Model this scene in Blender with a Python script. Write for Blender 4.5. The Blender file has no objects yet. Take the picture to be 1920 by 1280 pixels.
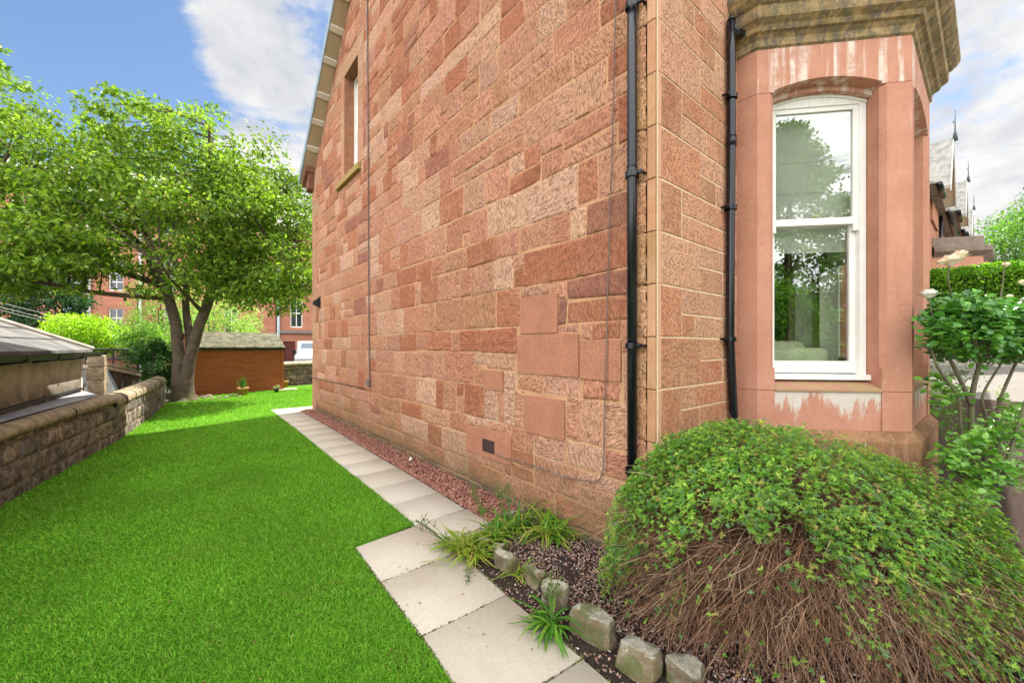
import bpy, math, random
import numpy as np
from mathutils import Vector, noise, Matrix

# ------------------------------------------------------------------ camera, sky, sun, exposure
S = bpy.context.scene
COL = S.collection
YAW = math.radians(-39.7)
EYE = (-2.5242, -1.4786, 1.58)
cd = bpy.data.cameras.new('camera'); cam = bpy.data.objects.new('camera', cd); COL.objects.link(cam)
cam.location = EYE; cam.rotation_euler = (math.radians(90), 0, YAW)
cd.sensor_width = 36; cd.lens = 747 / 1920 * 36; cd.shift_y = 10 / 1920; cd.clip_end = 2000; cd.clip_start = 0.05
S.camera = cam

SUN_EL = math.radians(57.0); SUN_DIR = Vector((.62, .22, 0)).normalized()
sd = bpy.data.lights.new('sun', 'SUN'); sd.energy = 5.0; sd.angle = math.radians(.5); sd.color = (1, .95, .86)
sun = bpy.data.objects.new('sun', sd); COL.objects.link(sun)
to_sun = Vector((SUN_DIR.x * math.cos(SUN_EL), SUN_DIR.y * math.cos(SUN_EL), math.sin(SUN_EL)))
sun.rotation_euler = to_sun.to_track_quat('Z', 'Y').to_euler()

W = bpy.data.worlds.new('World'); S.world = W; W.use_nodes = True
nt = W.node_tree; nt.nodes.clear()
def wn(t): return nt.nodes.new(t)
out = wn('ShaderNodeOutputWorld'); tc = wn('ShaderNodeTexCoord')
sky = wn('ShaderNodeTexSky'); sky.sky_type = 'NISHITA'; sky.sun_disc = False
sky.sun_elevation = SUN_EL; sky.sun_rotation = math.atan2(SUN_DIR.x, SUN_DIR.y); sky.dust_density = .4; sky.ozone_density = 2.5
bgs = wn('ShaderNodeBackground'); bgs.inputs[1].default_value = .15
hsv = wn('ShaderNodeHueSaturation'); hsv.inputs['Saturation'].default_value = 1.02; hsv.inputs['Value'].default_value = .50
nt.links.new(sky.outputs[0], hsv.inputs['Color']); nt.links.new(hsv.outputs[0], bgs.inputs[0])
sep = wn('ShaderNodeSeparateXYZ'); nt.links.new(tc.outputs['Generated'], sep.inputs[0])
def wmath(op, a, b=None, c=None, clamp=False):
    n = wn('ShaderNodeMath'); n.operation = op; n.use_clamp = clamp
    for i, v in enumerate((a, b, c)):
        if v is None: continue
        if isinstance(v, (int, float)): n.inputs[i].default_value = v
        else: nt.links.new(v, n.inputs[i])
    return n.outputs[0]
zz = wmath('ADD', wmath('MAXIMUM', sep.outputs[2], 0), .25)
cx_ = wmath('DIVIDE', sep.outputs[0], zz); cy_ = wmath('DIVIDE', sep.outputs[1], zz)
cmb = wn('ShaderNodeCombineXYZ'); nt.links.new(cx_, cmb.inputs[0]); nt.links.new(cy_, cmb.inputs[1]); cmb.inputs[2].default_value = 3.7
nz = wn('ShaderNodeTexNoise'); nz.inputs['Scale'].default_value = 1.9; nz.inputs['Detail'].default_value = 13; nz.inputs['Roughness'].default_value = .64; nz.inputs['Distortion'].default_value = .3
nt.links.new(cmb.outputs[0], nz.inputs['Vector'])
# the clear patch of sky lies over the far left of the garden
def away(v, k0, k1):
    d = wn('ShaderNodeVectorMath'); d.operation = 'DOT_PRODUCT'; nt.links.new(tc.outputs['Generated'], d.inputs[0]); d.inputs[1].default_value = v
    m = wn('ShaderNodeMapRange'); m.inputs['From Min'].default_value = k0; m.inputs['From Max'].default_value = k1; m.interpolation_type = 'SMOOTHSTEP'
    nt.links.new(d.outputs['Value'], m.inputs['Value']); return m.outputs[0]
def pdir(px, py):
    a = (px - 960) / 747; b = -(py - 650) / 747
    v = Vector((.7694 * a + .6388, -.6388 * a + .7694, b)); return v.normalized()
clear = away(pdir(10, 110), .955, .993)
clear2 = away(pdir(1880, -20), .965, .998)
dens = wmath('SUBTRACT', wmath('SUBTRACT', nz.outputs['Fac'], wmath('MULTIPLY', clear, .27)), wmath('MULTIPLY', clear2, .13))
mr = wn('ShaderNodeMapRange'); mr.inputs['From Min'].default_value = .36; mr.inputs['From Max'].default_value = .475; mr.interpolation_type = 'SMOOTHSTEP'
nt.links.new(dens, mr.inputs['Value'])
# grey and white in the cloud
nz2 = wn('ShaderNodeTexNoise'); nz2.inputs['Scale'].default_value = 3.2; nz2.inputs['Detail'].default_value = 9; nz2.inputs['Roughness'].default_value = .62; nz2.inputs['Distortion'].default_value = .25
nt.links.new(cmb.outputs[0], nz2.inputs['Vector'])
cr = wn('ShaderNodeValToRGB'); cr.color_ramp.elements[0].position = .35; cr.color_ramp.elements[0].color = (.66, .68, .73, 1)
cr.color_ramp.elements[1].position = .56; cr.color_ramp.elements[1].color = (.95, .94, .93, 1)
nt.links.new(nz2.outputs['Fac'], cr.inputs[0])
back = away(Vector((-.72, -.58, .38)).normalized(), -.05, .8)    # extra cloud brightness added behind the camera to lift the shaded walls
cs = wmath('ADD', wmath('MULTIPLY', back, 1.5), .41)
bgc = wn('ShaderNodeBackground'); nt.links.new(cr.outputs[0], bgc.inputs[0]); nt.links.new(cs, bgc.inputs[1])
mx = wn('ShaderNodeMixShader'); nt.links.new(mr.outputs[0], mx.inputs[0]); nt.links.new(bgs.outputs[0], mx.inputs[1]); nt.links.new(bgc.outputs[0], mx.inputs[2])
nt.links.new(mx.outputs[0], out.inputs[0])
S.view_settings.view_transform = 'Standard'; S.view_settings.look = 'None'; S.view_settings.exposure = 1.35; S.view_settings.gamma = 1

# ------------------------------------------------------------------ helpers
RX = Vector((.7694, -.6388, 0)); FX = Vector((.6388, .7694, 0)); EV = Vector(EYE)
def ray(px, py): return RX * ((px - 960) / 747) + FX + Vector((0, 0, -(py - 650) / 747))
def on_x(px, py, x=0.): d = ray(px, py); return EV + d * ((x - EV.x) / d.x)
def on_y(px, py, y=0.): d = ray(px, py); return EV + d * ((y - EV.y) / d.y)
def on_z(px, py, z=0.): d = ray(px, py); return EV + d * ((z - EV.z) / d.z)
def at_d(px, py, D): return EV + ray(px, py) * D

def tag(o, label=None, cat=None, group=None, kind=None):
    if label: o['label'] = label
    if cat: o['category'] = cat
    if group: o['group'] = group
    if kind: o['kind'] = kind
    return o
def thing(name, loc, label, cat, group=None):
    o = bpy.data.objects.new(name, None); COL.objects.link(o); o.location = loc; o.empty_display_size = .2
    return tag(o, label, cat, group)
def wloc(o):
    v = Vector((0, 0, 0))
    while o: v += o.location; o = o.parent
    return v
def link(name, me, mat, parent=None, smooth=False):
    o = bpy.data.objects.new(name, me); COL.objects.link(o)
    if mat: me.materials.append(mat)
    if smooth: me.shade_smooth()
    if parent is not None:
        o.parent = parent; o.location = -wloc(parent)      # mesh data are in world space
    return o
class MB:
    def __init__(s): s.v = []; s.f = []
    def add(s, vs, fs):
        n = len(s.v); s.v += [tuple(v) for v in vs]; s.f += [tuple(i + n for i in f) for f in fs]; return s
    def box(s, a, b):
        x0, y0, z0 = a; x1, y1, z1 = b
        return s.add([(x0,y0,z0),(x1,y0,z0),(x1,y1,z0),(x0,y1,z0),(x0,y0,z1),(x1,y0,z1),(x1,y1,z1),(x0,y1,z1)],
                     [(3,2,1,0),(4,5,6,7),(0,1,5,4),(1,2,6,5),(2,3,7,6),(3,0,4,7)])
    def hexa(s, p):   # 8 points, bottom 4 then top 4
        return s.add(p, [(3,2,1,0),(4,5,6,7),(0,1,5,4),(1,2,6,5),(2,3,7,6),(3,0,4,7)])
    def prism(s, poly, z0, z1):
        n = len(poly)
        return s.add([(p[0],p[1],z0) for p in poly] + [(p[0],p[1],z1) for p in poly],
                     [tuple(range(n))[::-1], tuple(range(n, 2*n))] + [(i,(i+1)%n,(i+1)%n+n,i+n) for i in range(n)])
    def extr(s, poly, vec):
        n = len(poly); vec = Vector(vec); poly = [Vector(p) for p in poly]
        return s.add(poly + [p + vec for p in poly], [tuple(range(n))[::-1], tuple(range(n, 2*n))] + [(i,(i+1)%n,(i+1)%n+n,i+n) for i in range(n)])
    def tube(s, pts, r, n=8, cap=True):
        pts = [Vector(p) for p in pts]
        rs = r if isinstance(r, (list, tuple)) else [r] * len(pts)
        up = None; base = len(s.v)
        for i, p in enumerate(pts):
            t = (pts[min(i+1, len(pts)-1)] - pts[max(i-1, 0)]).normalized()
            if up is None: up = t.orthogonal().normalized()
            up = (up - t * up.dot(t)); up = up.normalized() if up.length > 1e-6 else t.orthogonal().normalized()
            w = t.cross(up)
            for k in range(n):
                a = 2 * math.pi * k / n; s.v.append(tuple(p + (up * math.cos(a) + w * math.sin(a)) * rs[i]))
        for i in range(len(pts) - 1):
            for k in range(n):
                a = base + i*n + k; b = base + i*n + (k+1) % n; s.f.append((a, b, b + n, a + n))
        if cap:
            s.f.append(tuple(base + k for k in range(n))[::-1]); e = base + (len(pts)-1)*n; s.f.append(tuple(e + k for k in range(n)))
        return s
    def sweep(s, line, prof, close=False):   # line: plan points, prof: (outward, z)
        L = [Vector((p[0], p[1])) for p in line]; n = len(L); m = len(prof); base = len(s.v)
        for i in range(n):
            d0 = (L[i] - L[i-1]).normalized() if i > 0 else (L[1] - L[0]).normalized()
            d1 = (L[i+1] - L[i]).normalized() if i < n-1 else d0
            n0 = Vector((d0.y, -d0.x)); n1 = Vector((d1.y, -d1.x)); b = (n0 + n1).normalized(); k = 1 / max(.3, b.dot(n0))
            for d, z in prof: q = L[i] + b * (d * k); s.v.append((q.x, q.y, z))
        for i in range(n-1):
            for j in range(m-1):
                a = base + i*m + j; s.f.append((a, a + m, a + m + 1, a + 1))
        return s
    def build(s, name, mat, parent=None, smooth=False, bevel=0):
        me = bpy.data.meshes.new(name); me.from_pydata(s.v, [], s.f); me.validate(); me.update()
        o = link(name, me, mat, parent, smooth)
        if bevel:
            b = o.modifiers.new('bevel', 'BEVEL'); b.width = bevel; b.segments = 2; b.limit_method = 'ANGLE'; b.angle_limit = math.radians(40)
        return o
def np_mesh(name, V, F, mat, parent=None, tint=None, smooth=False):
    """V (n,3), F (m,k), tint (n,4) per vertex"""
    me = bpy.data.meshes.new(name); n = len(V); m, k = F.shape
    me.vertices.add(n); me.vertices.foreach_set('co', V.astype(np.float32).ravel())
    me.loops.add(m*k); me.loops.foreach_set('vertex_index', F.astype(np.int32).ravel())
    me.polygons.add(m); me.polygons.foreach_set('loop_start', np.arange(0, m*k, k, dtype=np.int32))
    me.polygons.foreach_set('loop_total', np.full(m, k, dtype=np.int32))
    if smooth: me.polygons.foreach_set('use_smooth', np.ones(m, dtype=bool))
    me.update(calc_edges=True)
    if tint is not None:
        a = me.color_attributes.new('tint', 'FLOAT_COLOR', 'POINT'); a.data.foreach_set('color', tint.astype(np.float32).ravel())
    return link(name, me, mat, parent)
def rng(seed): return np.random.default_rng(seed)

# ------------------------------------------------------------------ materials
class NM:
    def __init__(s, name):
        s.m = bpy.data.materials.new(name); s.m.use_nodes = True; s.t = s.m.node_tree; s.b = s.t.nodes['Principled BSDF']; s.o = s.t.nodes['Material Output']
        s.co = s.n('ShaderNodeTexCoord').outputs['Object']
    def n(s, t, **k):
        q = s.t.nodes.new(t)
        for a, v in k.items(): setattr(q, a, v)
        return q
    def l(s, a, b): s.t.links.new(a, b)
    def put(s, sock, v):
        if isinstance(v, bpy.types.NodeSocket): s.l(v, sock)
        else: sock.default_value = v
    def math(s, op, a, b=0., c=0., clamp=False):
        q = s.n('ShaderNodeMath', operation=op, use_clamp=clamp); s.put(q.inputs[0], a); s.put(q.inputs[1], b)
        if op in ('MULTIPLY_ADD',): s.put(q.inputs[2], c)
        return q.outputs[0]
    def mapping(s, scale=(1,1,1), rot=(0,0,0), loc=(0,0,0), src=None):
        q = s.n('ShaderNodeMapping'); s.l(src or s.co, q.inputs[0]); q.inputs['Scale'].default_value = scale; q.inputs['Rotation'].default_value = rot; q.inputs['Location'].default_value = loc; return q.outputs[0]
    def noise(s, scale, detail=4, rough=.55, vec=None, dist=0., out='Fac'):
        q = s.n('ShaderNodeTexNoise'); s.l(vec or s.co, q.inputs['Vector']); q.inputs['Scale'].default_value = scale; q.inputs['Detail'].default_value = detail
        q.inputs['Roughness'].default_value = rough; q.inputs['Distortion'].default_value = dist; return q.outputs[out]
    def rng(s, v, a, b, c=0., d=1., smooth=True):
        q = s.n('ShaderNodeMapRange'); q.interpolation_type = 'SMOOTHSTEP' if smooth else 'LINEAR'; s.put(q.inputs[0], v)
        for i, x in enumerate((a, b, c, d)): q.inputs[i+1].default_value = x
        return q.outputs[0]
    def mix(s, f, a, b, mode='MIX'):
        q = s.n('ShaderNodeMix', data_type='RGBA', blend_type=mode); s.put(q.inputs[0], f)
        for i, v in ((6, a), (7, b)):
            if isinstance(v, tuple): v = (*v[:3], 1)
            s.put(q.inputs[i], v)
        return q.outputs[2]
    def bump(s, h, strength=.5, dist=.01, prev=None):
        q = s.n('ShaderNodeBump'); q.inputs['Strength'].default_value = strength; q.inputs['Distance'].default_value = dist; s.l(h, q.inputs['Height'])
        if prev: s.l(prev, q.inputs['Normal'])
        return q.outputs[0]
    def fin(s, col, rough=.85, normal=None, spec=.3, metal=0.):
        s.put(s.b.inputs['Base Color'], (*col[:3], 1) if isinstance(col, tuple) else col); s.put(s.b.inputs['Roughness'], rough)
        s.b.inputs['Specular IOR Level'].default_value = spec; s.b.inputs['Metallic'].default_value = metal
        if normal: s.l(normal, s.b.inputs['Normal'])
        return s.m
    def attr(s):
        q = s.n('ShaderNodeAttribute'); q.attribute_name = 'tint'; return q
def simple(name, col, rough=.7, var=.25, vs=6, bs=40, bstr=.25, bdist=.004, col2=None, spec=.3, metal=0., stretch=None):
    m = NM(name); src = m.mapping(stretch) if stretch else m.co
    c2 = col2 or tuple(c * (1 - var) for c in col)
    c = m.mix(m.rng(m.noise(vs, 5, .6, src), .35, .65), col, c2)
    n = m.bump(m.noise(bs, 5, .6, src), bstr, bdist)
    return m.fin(c, rough, n, spec, metal)

M = {}
# rough sandstone of the gable: each stone carries its own colour and tooling angle
m = NM('gable_sandstone'); a = m.attr()
vr = m.n('ShaderNodeVectorRotate', rotation_type='AXIS_ANGLE'); m.l(m.co, vr.inputs['Vector']); vr.inputs['Axis'].default_value = (1, 0, 0)
m.l(m.math('MULTIPLY', a.outputs['Alpha'], 2.2), vr.inputs['Angle'])
tool = m.noise(1, 3, .6, m.mapping((20, 20, 75), src=vr.outputs[0]), .3)
pit = m.noise(70, 5, .75)
fine = m.noise(160, 3, .7)
pale = m.rng(m.noise(3.2, 6, .65), .45, .68, 0, .4)
c = m.mix(pale, a.outputs['Color'], (.62, .31, .185))
c = m.mix(m.rng(tool, .32, .55, .85, 0), c, (.21, .07, .038))
c = m.mix(m.rng(pit, .34, .48, .75, 0), c, (.13, .045, .028))
c = m.mix(m.rng(fine, .3, .7, .0, .22), c, (.64, .37, .24))
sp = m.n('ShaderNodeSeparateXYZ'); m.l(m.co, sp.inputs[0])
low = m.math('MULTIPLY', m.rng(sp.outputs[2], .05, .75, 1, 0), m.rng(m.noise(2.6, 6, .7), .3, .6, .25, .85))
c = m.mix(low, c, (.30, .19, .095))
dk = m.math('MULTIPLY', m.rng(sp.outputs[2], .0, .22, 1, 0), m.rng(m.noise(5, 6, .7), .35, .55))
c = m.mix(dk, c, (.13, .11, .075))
nn = m.bump(tool, 1., .035); nn = m.bump(pit, .8, .012, nn); nn = m.bump(fine, .35, .003, nn)
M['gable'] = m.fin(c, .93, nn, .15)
m = NM('repair_stone'); v = m.n('ShaderNodeTexVoronoi'); m.l(m.mapping((1, 26, 40)), v.inputs['Vector']); v.inputs['Scale'].default_value = 1; v.inputs['Randomness'].default_value = .55
v.voronoi_dimensions = '2D'; cx2 = m.n('ShaderNodeSeparateXYZ'); m.l(m.mapping((1, 26, 38)), cx2.inputs[0]); cb = m.n('ShaderNodeCombineXYZ'); m.l(cx2.outputs[1], cb.inputs[0]); m.l(cx2.outputs[2], cb.inputs[1]); m.l(cb.outputs[0], v.inputs['Vector'])
dot = m.math('MULTIPLY', m.rng(v.outputs['Distance'], .10, .22, 1, 0), m.rng(m.noise(7, 3), .30, .42))
c = m.mix(m.rng(m.noise(5, 5), .35, .65), (.40, .175, .11), (.35, .155, .095)); c = m.mix(m.math('MULTIPLY', dot, .75), c, (.15, .055, .035))
nn = m.bump(m.math('SUBTRACT', m.noise(150, 3), m.math('MULTIPLY', dot, 1.5)), .45, .004); M['repair'] = m.fin(c, .9, nn, .15)
m = NM('lime_mortar'); c = m.mix(m.rng(m.noise(2, 6, .7), .35, .65), (.55, .33, .18), (.47, .24, .13)); c = m.mix(m.rng(m.noise(.8, 5, .7), .57, .68, 0, .7), c, (.40, .36, .26))
c = m.mix(m.rng(m.noise(60, 4, .7), .3, .6, .35, 0), c, (.22, .11, .06)); sp = m.n('ShaderNodeSeparateXYZ'); m.l(m.co, sp.inputs[0])
c = m.mix(m.math('MULTIPLY', m.rng(sp.outputs[2], .0, .7, 1, 0), .8), c, (.22, .15, .08))
M['mortar'] = m.fin(c, .95, m.bump(m.noise(45, 6, .7), .8, .012), .1)
# stippled ashlar of the front and quoins
m = NM('stippled_ashlar'); a = m.attr(); v = m.n('ShaderNodeTexVoronoi'); m.l(m.co, v.inputs['Vector']); v.inputs['Scale'].default_value = 95
st = m.math('MULTIPLY', m.rng(m.noise(62, 4, .7), .38, .52, 1, 0), a.outputs['Alpha'])
c = m.mix(m.rng(m.noise(4, 5, .65), .35, .7, 0, .6), a.outputs['Color'], (.56, .33, .20)); c = m.mix(m.math('MULTIPLY', st, .75), c, (.16, .07, .04))
c = m.mix(m.rng(m.noise(1.6, 5, .7), .55, .75, 0, .45), c, (.27, .17, .07))
M['ashlar'] = m.fin(c, .9, m.bump(m.math('ADD', m.math('MULTIPLY', st, -1.3), m.math('MULTIPLY', m.noise(220, 3, .7), .5)), .7, .006), .15)
M['pointing'] = simple('pale_pointing', (.74, .56, .36), .9, .15, 5, 90, .4, .003)
# painted stone of the bay, with optional white salts
def bay_mat(name, streak=None):
    m = NM(name); c = m.mix(m.rng(m.noise(3.5, 6, .65), .3, .7), (.52, .26, .18), (.45, .215, .145)); c = m.mix(m.rng(m.noise(1.4, 5, .7), .55, .8, 0, .5), c, (.56, .31, .22))
    c = m.mix(m.rng(m.noise(230, 3, .8), .3, .6, .34, 0), c, (.24, .10, .065)); c = m.mix(m.rng(m.noise(16, 6, .75), .52, .66, 0, .35), c, (.36, .15, .10)); c = m.mix(m.rng(m.noise(9, 6, .8), .56, .70, 0, .5), c, (.62, .36, .26)); c = m.mix(m.rng(m.noise(1, 6, .7, m.mapping((5, 5, 1.2))), .52, .7, 0, .4), c, (.34, .16, .09))
    if streak is None:
        wv = m.math('MULTIPLY', m.rng(m.noise(1, 5, .6, m.mapping((9, 9, 1.1))), .66, .76), .45)
        c = m.mix(wv, c, (.66, .60, .52))
    elif streak == 'lintel':
        wv = m.math('MULTIPLY', m.rng(m.noise(1, 5, .62, m.mapping((10, 10, .55), loc=(2.9, 0, 0))), .45, .60), m.math('MULTIPLY', m.rng(m.noise(30, 4, .7), .2, .5, .6, 1), m.rng(m.noise(4.5, 6, .8), .36, .56, .1, 1))); c = m.mix(m.math('MULTIPLY', wv, .8), c, (.68, .62, .54))
    elif streak == 'apron':
        sp = m.n('ShaderNodeSeparateXYZ'); m.l(m.co, sp.inputs[0])
        g = m.math('ADD', m.noise(1, 6, .68, m.mapping((11, 11, 3))), m.rng(sp.outputs[2], .92, 1.2, -.14, .17, False))
        wv = m.math('MULTIPLY', m.rng(g, .47, .6), m.rng(m.noise(40, 4, .7), .2, .5, .55, 1)); c = m.mix(m.math('MULTIPLY', wv, .85), c, (.55, .53, .46))
    return m.fin(c, .82, m.bump(m.noise(110, 6, .8), .5, .004), .1)
M['bay'] = bay_mat('painted_bay_stone'); M['bay_lintel'] = bay_mat('painted_bay_stone_salts', 'lintel'); M['bay_apron'] = bay_mat('painted_bay_stone_apron', 'apron')
m = NM('cornice_stone'); c = m.mix(m.rng(m.noise(9, 7, .75), .38, .6), (.40, .27, .14), (.22, .15, .07)); 
c = m.mix(m.rng(m.noise(1, 6, .75, m.mapping((16, 16, 6))), .46, .6, 0, .85), c, (.12, .10, .085)); c = m.mix(m.rng(m.noise(7, 6, .7), .5, .64, 0, .6), c, (.12, .125, .055))
c = m.mix(m.rng(m.noise(3, 6, .7), .6, .72, 0, .6), c, (.5, .36, .24)); M['cornice'] = m.fin(c, .92, m.bump(m.noise(60, 6, .7), .6, .008), .15)
m = NM('plinth_stone'); c = m.mix(m.rng(m.noise(6, 6, .7), .35, .65), (.32, .17, .085), (.20, .11, .06)); c = m.mix(m.rng(m.noise(1, 6, .7, m.mapping((22, 22, 3))), .52, .66, 0, .75), c, (.42, .25, .15))
c = m.mix(m.rng(m.noise(50, 4, .8), .66, .72, 0, .8), c, (.62, .58, .5)); M['plinth'] = m.fin(c, .92, m.bump(m.noise(30, 7, .75), .8, .014), .15)
M['sill'] = simple('sill_stone', (.36, .25, .12), .9, .3, 7, 60, .5, .006, (.38, .2, .13))
M['mosssill'] = simple('mossy_sill_stone', (.34, .20, .10), .9, .3, 6, 60, .5, .006, (.30, .24, .04))
M['white'] = simple('white_window_paint', (.78, .77, .73), .42, .08, 4, 70, .12, .002, (.72, .70, .64))
M['pipe'] = simple('black_painted_pipe', (.006, .007, .011), .22, .2, 10, 70, .05, .002, spec=.42)
M['black'] = simple('black_plastic', (.015, .015, .017), .5, .2, 10, 90, .1, .002)
M['wire'] = simple('grey_wire', (.17, .12, .11), .7, .3, 10, 90, .1, .001)
M['soffit'] = simple('soffit_board', (.50, .40, .27), .7, .15, 2, 60, .1, .002)
M['batten'] = simple('white_batten', (.68, .63, .55), .6, .1, 4, 60, .1, .002)
M['flash'] = simple('lead_flashing', (.28, .36, .40), .5, .2, 4, 60, .2, .003, spec=.4)
M['slate'] = simple('slate_roofing', (.17, .165, .155), .75, .3, 5, 30, .5, .01, (.30, .285, .25))
m = NM('glass'); tr = m.n('ShaderNodeBsdfTransparent'); gl = m.n('ShaderNodeBsdfGlossy'); gl.inputs['Roughness'].default_value = .0; tr.inputs[0].default_value = (.93, .95, .93, 1)
fr = m.n('ShaderNodeLayerWeight'); fr.inputs[0].default_value = .5; ff = m.math('MULTIPLY_ADD', m.math('POWER', fr.outputs['Facing'], 4.), .8, .16); mxs = m.n('ShaderNodeMixShader'); m.l(ff, mxs.inputs[0]); m.l(tr.outputs[0], mxs.inputs[1]); m.l(gl.outputs[0], mxs.inputs[2]); m.l(mxs.outputs[0], m.o.inputs[0]); M['glass'] = m.m
M['room'] = simple('room_plaster', (.30, .25, .19), .9, .1); M['floorb'] = simple('room_carpet', (.16, .12, .09), .95, .2)
m = NM('blind_fabric'); df = m.n('ShaderNodeBsdfDiffuse'); tl = m.n('ShaderNodeBsdfTranslucent'); df.inputs[0].default_value = (.74, .73, .66, 1); tl.inputs[0].default_value = (.74, .73, .66, 1); q = m.n('ShaderNodeMixShader'); q.inputs[0].default_value = .35
m.l(df.outputs[0], q.inputs[1]); m.l(tl.outputs[0], q.inputs[2]); m.l(q.outputs[0], m.o.inputs[0]); M['blind'] = m.m
M['sofa'] = simple('pale_sofa_fabric', (.60, .62, .42), .9, .12, 6, 120, .3, .003)
M['curtain'] = simple('pale_curtain', (.55, .52, .46), .9, .1)
m = NM('paving_slab'); a = m.attr(); c = m.mix(m.rng(m.noise(130, 3, .8), .35, .65, .45, 0), a.outputs['Color'], (.27, .23, .18)); c = m.mix(m.rng(m.noise(1.7, 7, .75), .46, .7, 0, .7), c, (.36, .31, .24)); c = m.mix(m.rng(m.noise(22, 5, .8), .66, .74, 0, .6), c, (.24, .22, .15)); c = m.mix(m.rng(m.noise(4, 6, .7), .5, .75, 0, .35), c, (.36, .33, .29))
c = m.mix(m.rng(m.noise(35, 3, .7), .70, .76, 0, .5), c, (.22, .20, .17)); M['slab'] = m.fin(c, .88, m.bump(m.noise(170, 3, .8), .3, .003), .2)
m = NM('dark_soil'); c = m.mix(m.rng(m.noise(40, 6, .8), .35, .65), (.075, .052, .042), (.035, .025, .02)); M['soil'] = m.fin(c, 1, m.bump(m.noise(60, 7, .8), 1, .02), .1)
m = NM('turf_backing'); c = m.mix(m.rng(m.noise(90, 6, .8), .35, .65), (.10, .24, .016), (.05, .15, .010)); M['turf'] = m.fin(c, 1, m.bump(m.noise(160, 4, .8), 1, .01), .05)
m = NM('ground_earth'); c = m.mix(m.rng(m.noise(.6, 6, .7), .35, .65), (.085, .075, .055), (.06, .075, .03)); M['earth'] = m.fin(c, 1, m.bump(m.noise(10, 6, .8), 1, .05), .1)
m = NM('tarmac'); c = m.mix(m.rng(m.noise(120, 5, .8), .35, .65), (.13, .125, .12), (.26, .24, .22)); c = m.mix(m.rng(m.noise(1.5, 5, .7), .45, .65, 0, .5), c, (.17, .15, .13)); M['tarmac'] = m.fin(c, .95, m.bump(m.noise(150, 4, .8), 1, .01), .2)
def leafmat(name, trans=.45, spec=.35, rough=.5, gain=1.):
    m = NM(name); a = m.attr(); c = a.outputs['Color']
    m.l(c, m.b.inputs['Base Color']); m.b.inputs['Roughness'].default_value = rough; m.b.inputs['Specular IOR Level'].default_value = spec
    tl = m.n('ShaderNodeBsdfTranslucent'); br = m.mix(1., c, (1.25, 1.35, .55), 'MULTIPLY'); m.l(br, tl.inputs[0])
    q = m.n('ShaderNodeMixShader'); q.inputs[0].default_value = trans; m.l(m.b.outputs[0], q.inputs[1]); m.l(tl.outputs[0], q.inputs[2]); m.l(q.outputs[0], m.o.inputs[0]); return m.m
M['leaf'] = leafmat('leaf'); M['grass'] = leafmat('grass_blade', .3, .2, .6); M['pebble'] = None
m = NM('pebble'); a = m.attr(); c = m.mix(m.rng(m.noise(60, 3, .7), .3, .7, .4, 0), a.outputs['Color'], (.08, .05, .04)); M['pebble'] = m.fin(c, .9, m.bump(m.noise(150, 3), .4, .003), .2)
m = NM('twig'); a = m.attr(); c = m.mix(m.rng(m.noise(80, 3, .7), .3, .7, .5, 0), a.outputs['Color'], (.05, .03, .02)); M['twig'] = m.fin(c, .85, None, .2)
m = NM('cherry_bark'); c = m.mix(m.rng(m.noise(6, 6, .7), .35, .65), (.14, .10, .07), (.08, .06, .045)); c = m.mix(m.rng(m.noise(1, 5, .7, m.mapping((5, 5, 45))), .48, .62, 0, .75), c, (.065, .045, .032)); c = m.mix(m.rng(m.noise(2.5, 5, .7), .55, .7, 0, .6), c, (.14, .15, .06))
M['bark'] = m.fin(c, .9, m.bump(m.noise(1, 5, .7, m.mapping((10, 10, 50))), .9, .02), .2)
M['thorn'] = simple('rose_bark', (.13, .10, .07), .9, .3, 12, 60, .5, .004, (.12, .13, .06))
m = NM('rubble_wall_stone'); a = m.attr(); c = m.mix(m.rng(m.noise(7, 7, .8), .42, .56, 0, .9), a.outputs['Color'], (.075, .06, .05)); c = m.mix(m.rng(m.noise(3, 6, .7), .55, .66, 0, .6), c, (.14, .13, .06)); c = m.mix(m.rng(m.noise(13, 7, .85), .54, .62, 0, .75), c, (.38, .33, .27)); c = m.mix(m.rng(m.noise(22, 5, .8), .62, .7, 0, .8), c, (.40, .35, .27))
c = m.mix(m.rng(m.noise(1, 5, .7, m.mapping((12, 12, 2))), .6, .68, 0, .6), c, (.36, .26, .19)); M['rubble'] = m.fin(c, .95, m.bump(m.noise(18, 8, .75), 1, .03), .15)
m = NM('coping_stone'); c = m.mix(m.rng(m.noise(8, 7, .75), .36, .62), (.36, .28, .19), (.19, .155, .10)); c = m.mix(m.rng(m.noise(30, 5, .8), .6, .7, 0, .7), c, (.10, .08, .05)); M['coping'] = m.fin(c, .95, m.bump(m.noise(30, 7, .75), .8, .012), .15)
m = NM('stained_render'); c = m.mix(m.rng(m.noise(2.4, 6, .7), .35, .65), (.46, .41, .33), (.30, .265, .21)); sp = m.n('ShaderNodeSeparateXYZ'); m.l(m.co, sp.inputs[0])
c = m.mix(m.math('MULTIPLY', m.rng(sp.outputs[2], .8, 1.25, 1, 0), m.rng(m.noise(4, 6, .7), .3, .55)), c, (.085, .07, .05)); M['render'] = m.fin(c, .95, m.bump(m.noise(40, 6, .7), .5, .01), .1)
M['lead'] = simple('lead_sheet', (.34, .36, .39), .55, .2, 3, 25, .2, .004, (.22, .24, .27), spec=.4)
m = NM('shed_boards'); sp = m.n('ShaderNodeSeparateXYZ'); m.l(m.co, sp.inputs[0]); c = m.mix(m.rng(m.noise(1, 5, .6, m.mapping((3, 3, 24))), .35, .65), (.34, .10, .032), (.25, .068, .022)); M['shed'] = m.fin(c, .7, m.bump(m.noise(1, 4, .6, m.mapping((4, 4, 90))), .3, .004), .25)
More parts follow.
